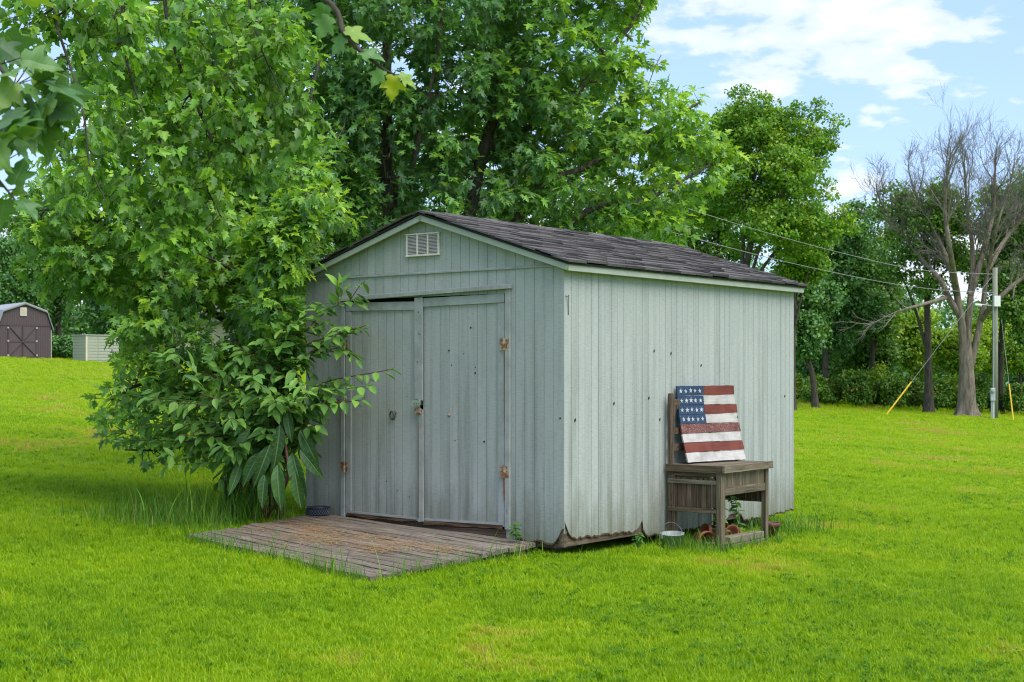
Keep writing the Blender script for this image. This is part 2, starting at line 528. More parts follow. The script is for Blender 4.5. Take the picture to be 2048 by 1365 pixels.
def m_ground(t):
    p = t.node('ShaderNodeNewGeometry').outputs['Position']
    n1 = t.noise(p, 0.35, 5, 0.6)
    n2 = t.noise(p, 3.0, 6, 0.65)
    n3 = t.noise(p, 30, 4, 0.7)
    col = t.mix(t.ramp(n1, [(0.35, 0.0), (0.65, 1.0)]), (.145, .285, .008), (.20, .35, .008))
    col = t.mix(t.ramp(n2, [(0.5, 0.0), (0.72, 0.6)]), col, (.25, .35, .02))
    br = t.ramp(t.noise(p, 1.1, 5, 0.6), [(0.66, 0.0), (0.74, 0.7)])
    col = t.mix(br, col, (.26, .22, .06))
    col = t.mix(1.0, col, t.ramp(n3, [(0.3, 0.55), (0.7, 1.25)]), 'MULTIPLY')
    return principled(t, col, 0.9, 0.1, t.bump(n3, 0.8, 0.05))
M_GROUND = material('lawn_soil', m_ground)

def bark(name, c1, c2, s=18):
    def fn(t):
        p = pos(t)
        n = t.noise(t.scale(p, (s, s, s * 0.22)), 1.0, 6, 0.65)
        return principled(t, t.mix(t.ramp(n, [(0.35, 0.0), (0.65, 1.0)]), c1, c2), 0.9, 0.15, t.bump(n, 0.9, 0.03))
    return material(name, fn)
M_BARK = bark('maple_bark', (.085, .068, .054), (.25, .20, .155))
M_BARKD = bark('dark_bark', (.042, .036, .030), (.115, .095, .076))
M_BARKG = bark('grey_bark', (.10, .08, .062), (.26, .215, .17), 9)
M_TWIG = simple('bare_twig', (.20, .18, .15), 0.9, 0.1)
M_TWIGD = simple('maple_twig', (.060, .042, .030), 0.9, 0.1)
M_STEMRED = simple('red_stem', (.115, .045, .032), 0.6, 0.3)
M_STEMG = simple('green_stem', (.09, .17, .045), 0.6, 0.3)
M_BERRY = simple('green_berry', (.15, .22, .05), 0.4, 0.4, 0, 0.4)
M_BERRYD = simple('dark_berry', (.035, .015, .03), 0.35, 0.5, 0, 0.4)

M_BARN = simple('brown_barn_siding', (.098, .072, .076), 0.75, 0.25, 0, 0.12, 6)
M_BARNT = simple('brown_barn_trim', (.076, .056, .060), 0.75, 0.25, 0, 0.12, 6)
M_BARNROOF = simple('grey_barn_roof', (.33, .33, .36), 0.85, 0.2, 0, 0.15)
M_WHITE = simple('white_paint', (.78, .78, .76), 0.6, 0.3, 0, 0.08)
M_RESIN = simple('sage_resin', (.36, .37, .29), 0.6, 0.3, 0, 0.08)
M_RESIND = simple('resin_seam', (.16, .17, .135), 0.7, 0.2, 0, 0.08)
M_CREAM = simple('cream_siding', (.58, .52, .38), 0.7, 0.25, 0, 0.08)
M_CROOF = simple('house_roof', (.20, .175, .16), 0.9, 0.15, 0, 0.2)
M_POLE = wood('treated_pole', (.15, .16, .12), (.34, .34, .27), (.24, .25, .19), 2, gscale=0.4)
M_GREYBOX = simple('grey_metal_box', (.42, .45, .47), 0.45, 0.5, 0.2, 0.1)
M_YELLOW = simple('yellow_guard', (.68, .46, .02), 0.5, 0.4, 0, 0.1)
M_WIRE = simple('wire', (.30, .31, .31), 0.6, 0.3, 0, 0.1)
# ------------------------------------------------------------------ ground sheet
def make_ground():
    xs = np.concatenate([np.linspace(-600, -40, 16), np.linspace(-36, 36, 145), np.linspace(40, 600, 16)])
    ys = np.concatenate([np.linspace(-300, -10, 8), np.linspace(-6, 60, 133), np.linspace(62, 160, 50), np.linspace(180, 1200, 14)])
    X, Y = np.meshgrid(xs, ys)
    Z = gz(X, Y)
    v = np.stack([X, Y, Z], -1).reshape(-1, 3)
    nx, ny = len(xs), len(ys)
    i = np.arange(nx - 1)[None, :] + np.arange(ny - 1)[:, None] * nx
    f = np.stack([i, i + 1, i + nx + 1, i + nx], -1).reshape(-1, 4)
    me = bpy.data.meshes.new('ground')
    me.from_pydata(v.tolist(), [], f.tolist())
    me.polygons.foreach_set('use_smooth', [True] * len(me.polygons))
    o = link('ground', me, M_GROUND)
    tag(o, 'mown green lawn sloping gently up past the shed', 'lawn', kind='structure')
make_ground()

# ------------------------------------------------------------------ the garden shed
GW, GL, BW = 3.048, 4.267, 0.1016
NB_F, NB_S = 30, 42
RX = -GW / 2
EAVE_X, EAVE_Z, RIDGE_Z = 0.10, 2.478, 2.992
SLOPE = math.atan2(RIDGE_Z - EAVE_Z, EAVE_X - RX)
def roof_under(x):
    return RIDGE_Z - abs(x - RX) * math.tan(SLOPE) - 0.028

M_GROOVE = simple('siding_groove', (.235, .25, .24), 0.85, 0.15)
shed = thing('garden_shed', 'weathered pale green wooden garden shed with double doors and shingled gable roof', 'shed', SO, SROT)
gapw = 0.0019

# front wall (faces -y)
fw = MB()
fw.box(-GW, -2.53, 0.004, 0.02, 0.12, 2.455); fw.box(-0.585, -0.002, 0.004, 0.02, 0.2, 2.455); fw.box(-2.53, -0.585, 0.004, 0.02, 2.26, 2.455)
front = fw.obj('front_wall', M_GROOVE, shed)
def fb(s):   # ragged lower edge along the front
    z = 0.115 + 0.014 * math.sin(s * 31) + random.uniform(-.008, .008)
    if s < 0.10: z += (0.10 - s) ** 1.5 * 4.0
    return z
for i in range(NB_F):
    s0, s1 = i * BW + gapw, (i + 1) * BW - gapw
    if i == 0: s0 = -0.004
    mid = (s0 + s1) / 2
    if 0.58 < mid < 2.54:
        poly = [(-s0, 2.24), (-s0, 2.447), (-s1, 2.447), (-s1, 2.24)]
    else:
        k = 9
        bot = [(-(s0 + (s1 - s0) * q / k), fb(s0 + (s1 - s0) * q / k)) for q in range(k + 1)]
        poly = list(reversed(bot)) + [(-s0, 2.447), (-s1, 2.447)]
    MB().prism(poly, -0.006, 0.006).obj('siding_board', M_SIDING, front)
gb = MB().prism([(-GW, 2.46), (0, 2.46), (RX, RIDGE_Z - 0.04)], 0.004, 0.02).obj('gable', M_GROOVE, shed)
for i in range(NB_F):
    x0, x1 = -i * BW - gapw, -(i + 1) * BW + gapw
    MB().prism([(x0, 2.463), (x0, max(2.47, roof_under(x0))), (x1, max(2.47, roof_under(x1))), (x1, 2.463)], -0.006, 0.006).obj('siding_board', M_SIDING, gb)
MB().bar((-GW - .006, -0.012, 2.447), (0.008, -0.012, 2.457), 0.018, 0.02).obj('drip_moulding', M_TRIM, front, bevel=.004)

# side wall (faces +x)
sw = MB().box(-0.02, -0.004, 0.03, GL, 0.2, 2.42).obj('side_wall', M_GROOVE, shed)
def sb(y):
    z = (0.150 - .02 * y if y < 1.235 else .062) + 0.006 * math.sin(y * 23) + 0.005 * math.sin(y * 57 + 1) + random.uniform(-.005, .005)
    if y < 0.12: z += (0.12 - y) ** 1.5 * 3.2
    if abs(y - 1.22) < 0.10: z += (0.10 - abs(y - 1.22)) * .75
    if 2.75 < y < 3.15: z += 0.09 * math.sin((y - 2.75) / 0.4 * math.pi)
    if y > 3.75: z += (y - 3.75) * 0.04
    return z
for i in range(NB_S):
    y0, y1 = i * BW + gapw, (i + 1) * BW - gapw
    if i in (12, 36): y0 += 0.002
    if i == 0: y0 = 0.0
    k = 9
    bot = [(y0 + (y1 - y0) * q / k, sb(y0 + (y1 - y0) * q / k)) for q in range(k + 1)]
    xo = random.uniform(-.0012, .0012)
    MB().prism(bot + [(y1, 2.428), (y0, 2.428)], -0.006 + xo, 0.006 + xo, axis='x').obj('siding_board', M_SIDING, sw)

# far side walls, seldom seen: sheets with their boards joined
lw = MB().box(-GW + .002, -GW + 0.02, 0.03, GL, 0.12, 2.45)
for i in range(NB_S):
    lw.box(-GW - .006, -GW + .002, i * BW + gapw, (i + 1) * BW - gapw, 0.12, 2.43)
o = lw.obj('far_side_wall', M_SIDING, shed); o['kind'] = 'stuff'
bw = MB().prism([(-GW + .03, .12), (-0.03, .12), (-0.03, 2.44), (RX, RIDGE_Z - .04), (-GW + .03, 2.44)], GL - .02, GL - .004)
for i in range(NB_F):
    x0, x1 = -i * BW - gapw, -(i + 1) * BW + gapw
    bw.prism([(x0, .12), (x0, roof_under(x0)), (x1, roof_under(x1)), (x1, .12)], GL - .004, GL + .006)
o = bw.obj('back_wall', M_SIDING, shed); o['kind'] = 'stuff'

# floor frame: sill, skids, blocks
MB().box(-0.055, -0.012, 0.0, GL - .01, 0.082, 0.36).obj('sill_beam', M_SILL, shed, bevel=.004)
MB().box(-GW + 0.03, -0.06, 0.012, 0.05, 0.07, 0.2).obj('front_sill_beam', M_SILL, shed, bevel=.004)
box('floor', M_DARK, shed, -GW + .03, -.06, .06, GL - .03, .11, .16)
for x in (-0.55, -1.5, -2.5):
    box('skid', M_ROT, shed, x - .05, x + .05, .1, GL - .1, -.02, .108, .006)
for x, y in ((-.42, .45), (-.42, 2.2), (-.42, 3.85)):
    box('support_block', M_BLOCK, shed, x - .1, x + .1, y - .2, y + .2, -.25, .068, .008)
# rotted, crumbling lower edge of the sheets
def rot_edge(fn, a0, a1, axis, parent):
    k = 6
    xs = [a0 + (a1 - a0) * q / k for q in range(k + 1)]
    lo = [(x, fn(x) - random.uniform(.002, .008)) for x in xs]
    hi = [(x, z + .008 + random.uniform(.002, .010)) for x, z in reversed(lo)]
    poly = lo + hi
    if axis == 'y':
        poly = [(-x, z) for x, z in poly]
        MB().prism(poly, -.0085, .005).obj('rotten_edge', M_ROT, parent)
    else:
        MB().prism(poly, -.005, .0085, 'x').obj('rotten_edge', M_ROT, parent)
for i in range(NB_S):
    if i < 3 or random.random() < .75:
        rot_edge(sb, i * BW + gapw, (i + 1) * BW - gapw, 'x', sw)
for i in list(range(6)) + [25, 26, 27, 28, 29]:
    if i < 3 or random.random() < .6:
        rot_edge(fb, i * BW + gapw, (i + 1) * BW - gapw, 'y', front)
# bare corner stud showing through the rot
MB().box(-0.05, -0.006, 0.008, 0.05, 0.08, 0.55).obj('corner_stud', M_SILL, shed, bevel=.003)

# doors
DARKGAP = box('doorway_shade_sheet', M_DARK, shed, -2.52, -0.59, 0.045, 0.055, 0.12, 2.26)  # black sheet painted as the unlit inside seen through the door gaps
def door(xh, xf, ztop, zbot, sag, name, label):
    sgn = 1 if xf > xh else -1
    w = abs(xf - xh)
    def q(u, z): return (xh + sgn * u, z - sag * u)
    def pl(u0, u1, z0, z1, y0, y1, nm, mat, par, bevel=0.0, rag=0.0):
        if rag:
            k = 9
            bot = [(u0 + (u1 - u0) * i / k, z0 + random.uniform(0, rag)) for i in range(k + 1)]
            poly = [q(*b) for b in bot] + [q(u1, z1), q(u0, z1)]
        else:
            poly = [q(u0, z0), q(u1, z0), q(u1, z1), q(u0, z1)]
        return MB().prism(poly, y0, y1).obj(nm, mat, par, bevel=bevel)
    d = pl(0.004, w - .004, zbot + .03, ztop - .005, 0.004, 0.016, name, M_GROOVE, shed)
    d['label'] = label
    n = int(round(w / BW))
    for i in range(n):
        u0, u1 = w * i / n + gapw, w * (i + 1) / n - gapw
        pl(u0, u1, zbot + .02, ztop, -.005, .006, 'siding_board', M_SIDING, d)
    pl(.005, w, ztop - .075, ztop + .004, -.024, -.006, 'top_rail', M_TRIM, d, .003)
    pl(.0, .07, zbot + .03, ztop - .08, -.022, -.0065, 'hinge_stile', M_TRIM, d, .003)
    pl(.0, w, zbot - .012, zbot + .03, -.020, -.006, 'bottom_rail', M_TRIM, d, rag=.02)
    pl(.02, w - .02, zbot - .03, zbot + .012, -.026, -.0205, 'rotten_rail_edge', M_ROT, d, rag=.028)
    return d, q
dr, qr = door(-0.615, -1.555, 2.235, 0.222, 0.015, 'door', 'right door leaf with wide cover strip and hasp')
dl, ql = door(-2.505, -1.60, 2.207, 0.222, 0.014, 'door', 'sagging left door leaf with a dark gap above it')
# cover strip between the leaves, wide above the hasp and narrow below
MB().prism([(-1.535, 1.30), (-1.535, 2.232), (-1.632, 2.232), (-1.632, 1.30)], -.040, -.0245).obj('cover_strip', M_TRIM, dr, bevel=.004)
MB().prism([(-1.525, .21), (-1.53, 1.22), (-1.585, 1.22), (-1.59, .20)], -.036, -.0245).obj('cover_strip', M_TRIM, dr, bevel=.004)
MB().prism([(-1.579, .24), (-1.580, 1.10), (-1.585, 1.10), (-1.588, .24)], -.0385, -.0365).obj('rust_streak', M_RUSTSTAIN, dr)
# hasp
box('hasp', M_IRON, dr, -1.648, -1.522, -.060, -.041, 1.255, 1.300, .008)
box('hasp_plate', simple('hasp_paint', (.33, .40, .30), .5, .4), dr, -1.632, -1.538, -.072, -.061, 1.250, 1.312, .012)
for q_ in range(4):
    MB().lathe([(0, 0), (.0045, 0), (.0045, .003), (0, .003)], n=8).obj('screw', M_IRON, dr).matrix_basis = Matrix.Translation((-1.615 + q_ * .021, -.0725, 1.272)) @ Matrix.Rotation(R(90), 4, 'X')
box('latch_bracket', M_RUST, dr, -1.62, -1.54, -.052, -.0375, 1.175, 1.235, .010)
# pull ring and empty pull hole
MB().tube([(-1.905 + .028 * math.cos(a), -.032 - .006 * math.sin(a), 1.160 + .036 * math.sin(a)) for a in np.linspace(0, 2 * math.pi, 17)], .008, 8, False).obj('pull_ring', M_STEEL, dl, True)
MB().lathe([(0, 0), (.019, 0), (.017, .012), (0, .016)], n=14).obj('knob_rose', M_STEEL, dl, True).matrix_basis = Matrix.Translation((-1.895, -.006, 1.185)) @ Matrix.Rotation(R(90), 4, 'X')
MB().lathe([(0, 0), (.014, 0), (.012, .012), (0, .014)], n=12).obj('pull_stub', M_RUST, dr, True).matrix_basis = Matrix.Translation((-1.245, -.006, 1.175)) @ Matrix.Rotation(R(90), 4, 'X')
# jambs, header
MB().prism([(-.555, .20), (-.553, 2.275), (-.606, 2.275), (-.608, .20)], -.030, -.0065).obj('door_jamb', M_TRIM, shed, bevel=.003)
MB().prism([(-2.512, .19), (-2.512, 2.222), (-2.562, 2.222), (-2.562, .19)], -.030, -.0065).obj('door_jamb', M_TRIM, shed, bevel=.003)
MB().hexa([(-2.59, -.058, 2.222), (-.535, -.058, 2.276), (-.535, -.007, 2.276), (-2.59, -.007, 2.222),
           (-2.59, -.058, 2.262), (-.535, -.058, 2.318), (-.535, -.007, 2.318), (-2.59, -.007, 2.262)]).obj('door_header', M_TRIM, shed, bevel=.004)
MB().prism([(-.60, .115), (-.60, .195), (-1.55, .165), (-2.5, .175), (-2.5, .13)], -.004, .03).obj('threshold', M_BROWNX, shed)
# hinges
for x, z, dd in ((-.61, 1.80, dr), (-.61, .70, dr), (-2.508, 1.81, dl), (-2.508, .66, dl)):
    h = MB().box(x - .048, x - .006, -.0335, -.0305 + .0, z - .05, z + .05).box(x + .006, x + .048, -.0335, -.0305, z - .05, z + .05).tube([(x, -.036, z - .055), (x, -.036, z + .055)], .008, 8)
    h.obj('hinge', M_RUST, dd)
    for ax in (-.03, .03):
        for az in (-.032, 0, .032):
            MB().box(x + ax - .004, x + ax + .004, -.0355, -.0338, z + az - .004, z + az + .004).obj('screw', M_IRON, dd)
MB().prism([(-.602, .45), (-.604, .645), (-.622, .645), (-.614, .45)], -.0325, -.0308).obj('rust_streak', M_RUSTSTAIN, shed)
MB().prism([(-.6065, 1.05), (-.605, 1.745), (-.612, 1.745), (-.609, 1.05)], -.0325, -.0308).obj('rust_streak', M_RUSTSTAIN, shed)

# gable vent with three louvred bays
vent = box('gable_vent', M_VENTDARK, shed, -1.742, -1.350, -.012, -.007, 2.615, 2.800)
for k in range(4):
    x = -1.742 + k * (.392 - .018) / 3
    box('vent_frame', M_CREAMVENT, vent, x, x + .018, -.030, -.0125, 2.615, 2.800, .003)
for z in (2.605, 2.800):
    box('vent_frame', M_CREAMVENT, vent, -1.748, -1.344, -.032, -.0125, z, z + .014, .003)
for k in range(3):
    x0 = -1.742 + k * (.392 - .018) / 3 + .019; x1 = x0 + (.392 - .018) / 3 - .020
    m = MB()
    for q_ in range(14):
        z = 2.620 + q_ * .0127
        m.hexa([(x0, -.028, z), (x1, -.028, z), (x1, -.014, z + .009), (x0, -.014, z + .009), (x0, -.028, z + .004), (x1, -.028, z + .004), (x1, -.014, z + .013), (x0, -.014, z + .013)])
    m.obj('louvre', M_VENTDARK, vent)

# nail heads, knots and old screw holes on the walls
for y, z in ((.15, 1.15), (1.42, 1.75), (1.72, 1.73), (2.28, 1.62), (1.33, 1.32), (1.52, 1.12), (2.02, 1.02), (2.45, .98), (3.0, 1.1), (4.05, 1.30), (.75, 1.28), (2.68, 1.02)):
    MB().prism([(y - .010, z - .014), (y + .012, z - .006), (y + .010, z + .016), (y - .006, z + .010)], .004, .010, 'x').obj('nail', M_IRON, sw)
for s, z in ((.035, 1.17), (1.0, 1.95), (.95, 1.55), (1.25, 1.75), (.85, .95)):
    MB().lathe([(0, 0), (.009, 0), (.006, .006), (0, .007)], n=8).obj('nail', M_IRON, front).matrix_basis = Matrix.Translation((-s, -.006, z)) @ Matrix.Rotation(R(90), 4, 'X')
for s, z, dd in ((1.08, 1.72, dr), (1.22, 1.62, dr), (.95, 1.60, dr), (1.18, .95, dr), (2.0, .55, dl), (1.86, .47, dl), (1.72, .42, dl), (1.58, 2.1, dr), (1.56, 1.9, dr), (1.59, 1.65, dr)):
    zz_ = -.0405 if abs(s - 1.58) < .03 else -.0055
    MB().lathe([(0, 0), (.006, 0), (.004, .004), (0, .005)], n=6).obj('nail', M_IRON, dd).matrix_basis = Matrix.Translation((-s, zz_, z)) @ Matrix.Rotation(R(90), 4, 'X')
MB().tube([(.008, .012, 2.20), (.030, .016, 2.19), (.034, .03, 2.20), (.02, .034, 2.205), (.014, .042, 2.15), (.012, .05, 2.04)], .0035, 5).obj('wire_hook', M_STEEL, shed)

# roof: decking, fascias, shingles
Y0, Y1 = -0.085, GL + .085
def slope_pt(u, n=0.0, side=1):
    """point on the roof plane: u metres up from the eave, n metres off the plane"""
    x = EAVE_X - u * math.cos(SLOPE) + n * math.sin(SLOPE)
    z = EAVE_Z + u * math.sin(SLOPE) + n * math.cos(SLOPE)
    return (x if side > 0 else 2 * RX - x), z
SL = (EAVE_X - RX) / math.cos(SLOPE)
M_EDGE = simple('black_roof_edge', (.016, .015, .015), .8, .3)
rf = MB()
for sd in (1, -1):
    rf.prism([slope_pt(-.012, -.018, sd), slope_pt(SL, -.018, sd), slope_pt(SL, 0, sd), slope_pt(-.012, 0, sd)], Y0 - .012, Y1 + .012)
roof = rf.obj('roof', M_EDGE, shed)
for nm, ya, yb in (('rake_fascia', Y0, Y0 + .02), ('rake_fascia', Y1 - .02, Y1)):
    for sd in (1, -1):
        MB().prism([slope_pt(0.0, -.072, sd), slope_pt(SL - .001, -.072, sd), slope_pt(SL - .001, -.020, sd), slope_pt(0, -.020, sd)], ya, yb).obj(nm, M_FASCIA, roof, bevel=.003)
ea, eb = slope_pt(0, -.020), slope_pt(0, -.085)
for sd in (1, -1):
    xa = EAVE_X - .03; xb = EAVE_X - .008
    if sd < 0: xa, xb = 2 * RX - xb, 2 * RX - xa
    box('eave_fascia', M_FASCIA, roof, xa, xb, Y0 + .021, Y1 - .021, EAVE_Z - .074, EAVE_Z - .016, .003)
    xa, xb = .007, EAVE_X - .031
    if sd < 0: xa, xb = 2 * RX - xb, 2 * RX - xa
    box('soffit', M_FASCIA, roof, xa, xb, Y0 + .021, Y1 - .021, EAVE_Z - .06, EAVE_Z - .05)
tabs = []
for k in range(5):
    a = random.Random(k)
    m = MB(); n = 6
    lo = [(-.150 + .300 * i / n, a.uniform(-.004, .004)) for i in range(n + 1)]
    v = []
    for z in (0, 1):
        v += [(q[1], q[0], .001 + .022 * z) for q in lo] + [(.185, .15, .001 + .004 * z), (.185, -.15, .001 + .004 * z)]
    c = len(lo) + 2
    m.add(v, [tuple(range(c)), tuple(reversed(range(c, 2 * c)))] + [(i, (i + 1) % c, (i + 1) % c + c, i + c) for i in range(c)])
    me = m.mesh('shingle'); me.materials.append(M_SHINGLE); tabs.append(me)
EXPO = 0.127
def shingles(sd, joined):
    acc = MB()
    nrow = int(SL / EXPO) + 1
    for r_ in range(nrow):
        u = r_ * EXPO - .022
        off = (r_ % 2) * .15 + random.uniform(-.03, .03)
        y = Y0 - .02 - off
        while y < Y1 + .02:
            ya, yb = max(y + .004, Y0 - .022), min(y + .301, Y1 + .022)
            if yb - ya > .03:
                dz = random.choice((0, 0, .010)) + r_ * 0.0001
                up = Vector((-math.cos(SLOPE), 0, math.sin(SLOPE))); nn = Vector((math.sin(SLOPE), 0, math.cos(SLOPE)))
                ss = 1.0
                if u + .185 > SL: ss = max(.2, (SL - u) / .185)
                px, pz = slope_pt(u, .0025 + dz)
                M_ = Matrix(((up.x * ss, 0, nn.x, px), (0, (yb - ya) / .300, 0, (ya + yb) / 2), (up.z * ss, 0, nn.z, pz), (0, 0, 0, 1)))
                me = random.choice(tabs)
                if joined:
                    V = [M_ @ v.co for v in me.vertices]
                    acc.add([(2 * RX - p.x, p.y, p.z) for p in V], [tuple(p.vertices) for p in me.polygons])
                else:
                    o = link('shingle', me, None, roof)
                    o.matrix_basis = M_
            y += .305
    if joined:
        o = acc.obj('far_slope_shingles', M_SHINGLE, roof); o['kind'] = 'stuff'
shingles(1, False)
shingles(-1, True)
ncap = 15
for k in range(ncap):
    y = Y0 + (Y1 - Y0) * (k + .5) / ncap
    m = MB()
    hw = .155
    t0 = .024 + (.004 if k % 2 else 0)
    poly = [(RX - .13, RIDGE_Z - .13 * math.tan(SLOPE) + .012), (RX, RIDGE_Z + .012), (RX + .13, RIDGE_Z - .13 * math.tan(SLOPE) + .012), (RX + .13, RIDGE_Z - .13 * math.tan(SLOPE) + t0), (RX, RIDGE_Z + t0), (RX - .13, RIDGE_Z - .13 * math.tan(SLOPE) + t0)]
    m.prism(poly, y - hw + (.006 if k % 2 else 0), y + hw - (.006 if k % 2 else 0)).obj('ridge_shingle', M_SHINGLE, roof)

# ------------------------------------------------------------------ sloping plank ramp at the doors
deck = thing('plank_ramp', 'low grey weathered plank ramp in front of the shed doors', 'ramp', SO, SROT)
BR, FR = Vector((-.28, -.015, .105)), Vector((-.10, -2.28, .085))
BL, FL = Vector((-2.87, -.015, .20)), Vector((-2.38, -2.02, .205))
NP = 16
def deck_pt(a, b):   # a 0..1 from the wall out, b 0..1 left to right
    return (BL.lerp(FL, a)).lerp(BR.lerp(FR, a), b)
for i in range(NP):
    a0, a1 = i / NP + .0022, (i + 1) / NP - .0022
    b0, b1 = random.uniform(-.012, .006), 1 + random.uniform(-.004, .010)
    dz = random.uniform(-.005, .005)
    m = MB(); K = 8; v = []
    for q_ in range(K + 1):
        b = b0 + (b1 - b0) * q_ / K
        wv = .004 * math.sin(q_ * 1.3 + i)
        for a, z in ((a0, -.034), (a1, -.034), (a1, 0), (a0, 0)):
            p = deck_pt(a, b) + Vector((0, random.uniform(-.0025, .0025), z + dz + wv + (random.uniform(-.002, .002) if z == 0 else 0)))
            v.append(p)
    f = [(0, 1, 2, 3), tuple(K * 4 + q_ for q_ in (3, 2, 1, 0))]
    for q_ in range(K):
        for e in range(4):
            f.append((q_ * 4 + e, q_ * 4 + (e + 1) % 4, q_ * 4 + 4 + (e + 1) % 4, q_ * 4 + 4 + e))
    m.add(v, f).obj('plank', M_DECK, deck)
for b in (.03, .5, .975):
    A, B_ = deck_pt(.02, b), deck_pt(.985, b)
    MB().bar(A + Vector((0, 0, -.075)), B_ + Vector((0, 0, -.075)), .045, .075).obj('joist', M_BROWNX, deck)
# dry clippings blown over the planks
m = MB()
for cx_, cy_, sx, sy, n in ((.42, .60, .12, .09, 1100), (.25, .45, .09, .06, 500), (.60, .40, .16, .05, 700), (.70, .58, .05, .07, 420), (.15, .3, .08, .08, 380), (.86, .42, .06, .05, 260), (.35, .85, .2, .04, 160), (.08, .62, .04, .12, 200)):
    for k in range(n):
        b, a = random.gauss(cx_, sx), random.gauss(cy_, sy)
        if not (.02 < a < .97 and .02 < b < .97): continue
        p = deck_pt(a, b) + Vector((0, 0, .009 + random.uniform(0, .010)))
        th = random.uniform(0, 6.28); L = random.uniform(.02, .06); w = random.uniform(.0018, .0035)
        d = Vector((math.cos(th), math.sin(th), random.uniform(-.08, .08))) * L; r_ = Vector((-math.sin(th), math.cos(th), 0)) * w
        m.add([p - r_, p + r_, p + d + r_ * .4, p + d - r_ * .4], [(0, 1, 2, 3)])
dc = m.obj('dry_clippings', M_STRAW)
dc.location = SO; dc.rotation_euler = (0, 0, SROT)
tag(dc, 'tan dry grass clippings scattered over the plank ramp', 'clippings', kind='stuff')

# dark lattice bowl on the ramp by the wall
p = SW(-2.76, -.13); z = float(deck_pt(.06, .04).z) + .006
bowl = thing('lattice_bowl', 'dark blue shallow bowl with pale lattice rim against the shed wall', 'bowl', (p.x, p.y, z))
MB().lathe([(0, .004), (.11, .0), (.125, .02), (.132, .085), (.14, .09), (.14, .1), (.128, .1), (.12, .03), (0, .02)], n=28).obj('basin', M_BLUEBLACK, bowl, True)
bowl.scale = (.85, .85, .8)
m = MB()
for k in range(26):
    a0 = 2 * math.pi * k / 26
    for sg in (-1, 1):
        m.tube([(.131 * math.cos(a0 + sg * q_ * .12), .131 * math.sin(a0 + sg * q_ * .12), .012 + q_ * .022) for q_ in range(4)], .0028, 4)
m.obj('lattice', M_PALEBLUE, bowl)

# black planter tub in the weeds
p = Vector((W2(486, 14.1), 14.1, 0)); zb_ = gzf(p.x, p.y)
tub = thing('planter_tub', 'black plastic planter tub half hidden under the pokeweed', 'planter', (p.x, p.y, zb_ - .01))
MB().lathe([(0, 0), (.15, 0), (.19, .34), (.205, .345), (.205, .375), (.185, .375), (.175, .33), (0, .30)], n=24).obj('body', M_BLACKPL, tub, True)
MB().lathe([(0, .318), (.174, .315)], n=20).obj('soil', M_ROT, tub)

# ------------------------------------------------------------------ old washstand used as a potting bench
BO = SW(.045, 1.60); BZ = gzf(BO.x + .2, BO.y + .2) + .0
bench = thing('potting_bench', 'weathered brown wooden washstand bench with beadboard sides against the shed wall', 'bench', (BO.x, BO.y, BZ), SROT)
BX, BY, BH = .56, .91, .745
def bb(nm, mat, x0, x1, y0, y1, z0, z1, par=bench, bev=.003):
    return box(nm, mat, par, x0, x1, y0, y1, z0, z1, bev, .0015)
# legs
bb('leg', M_GREYZ, BX - .050, BX + .004, -.004, .074, -.03, BH - .066)
bb('leg', M_GREYZ, BX - .046, BX + .004, BY - .048, BY + .006, -.05, BH - .066)
bb('leg', M_OLD, .0, .07, .0, .06, -.03, BH - .085)
bb('leg', M_OLD, .0, .06, BY - .06, BY, -.05, BH - .085)
# table top boards with a thick edge
for k in range(4):
    x0 = .035 + k * .125
    bb('tabletop_board', M_OLDY, x0, x0 + .121, .036, BY + .0, BH - .03, BH + random.uniform(-.004, .004))
bb('edge_rail', M_BROWNX, -.012, BX + .016, -.018, .034, BH - .064, BH + .004)
bb('edge_rail', M_OLDY, BX + .018, BX + .046, -.018, BY + .022, BH - .060, BH + .006)
bb('edge_rail', M_OLDY, -.012, .03, .036, BY + .0, BH - .06, BH)
bb('edge_rail', M_BROWNX, .032, BX + .016, BY + .003, BY + .022, BH - .06, BH)
# left end panel
bb('end_rail', M_BROWNX, .005, BX - .052, .004, .034, .645, .68)
bb('end_rail', M_OLDX, .0, BX - .052, -.008, .034, .575, .612)
bb('end_rail', M_BROWNX, .0, BX - .052, -.006, .034, .315, .355)
bb('end_stile', M_OLD, .002, .045, .0, .03, .366, .574)
bb('end_stile', M_OLD, BX - .095, BX - .053, .0, .03, .366, .574)
for k in range(8):
    w = (BX - .11 - .047) / 8; x0 = .047 + k * w
    bb('beadboard', M_OLD, x0, x0 + w - .004, .010, .024, .36, .578, bev=.002)
for k in range(8):
    w = (BX - .064) / 8; x0 = .002 + k * w
    bb('beadboard', M_OLD, x0, x0 + w - .004, .012, .024, .61, .632, bev=.002)
# front apron
for k in range(11):
    w = (BY - .05 - .076) / 11; y0 = .076 + k * w
    bb('beadboard', M_GREYZ, BX - .032, BX - .014, y0, y0 + w - .005, .545, .682, bev=.002)
bb('apron_rail', M_OLDY, BX - .04, BX + .002, .076, BY - .057, .475, .548)
for k in range(8):
    w = (BX - .07) / 8; x0 = .06 + k * w
    bb('beadboard', M_OLD, x0, min(x0 + w - .004, BX - .057), BY - .03, BY - .012, .36, .66, bev=.002)
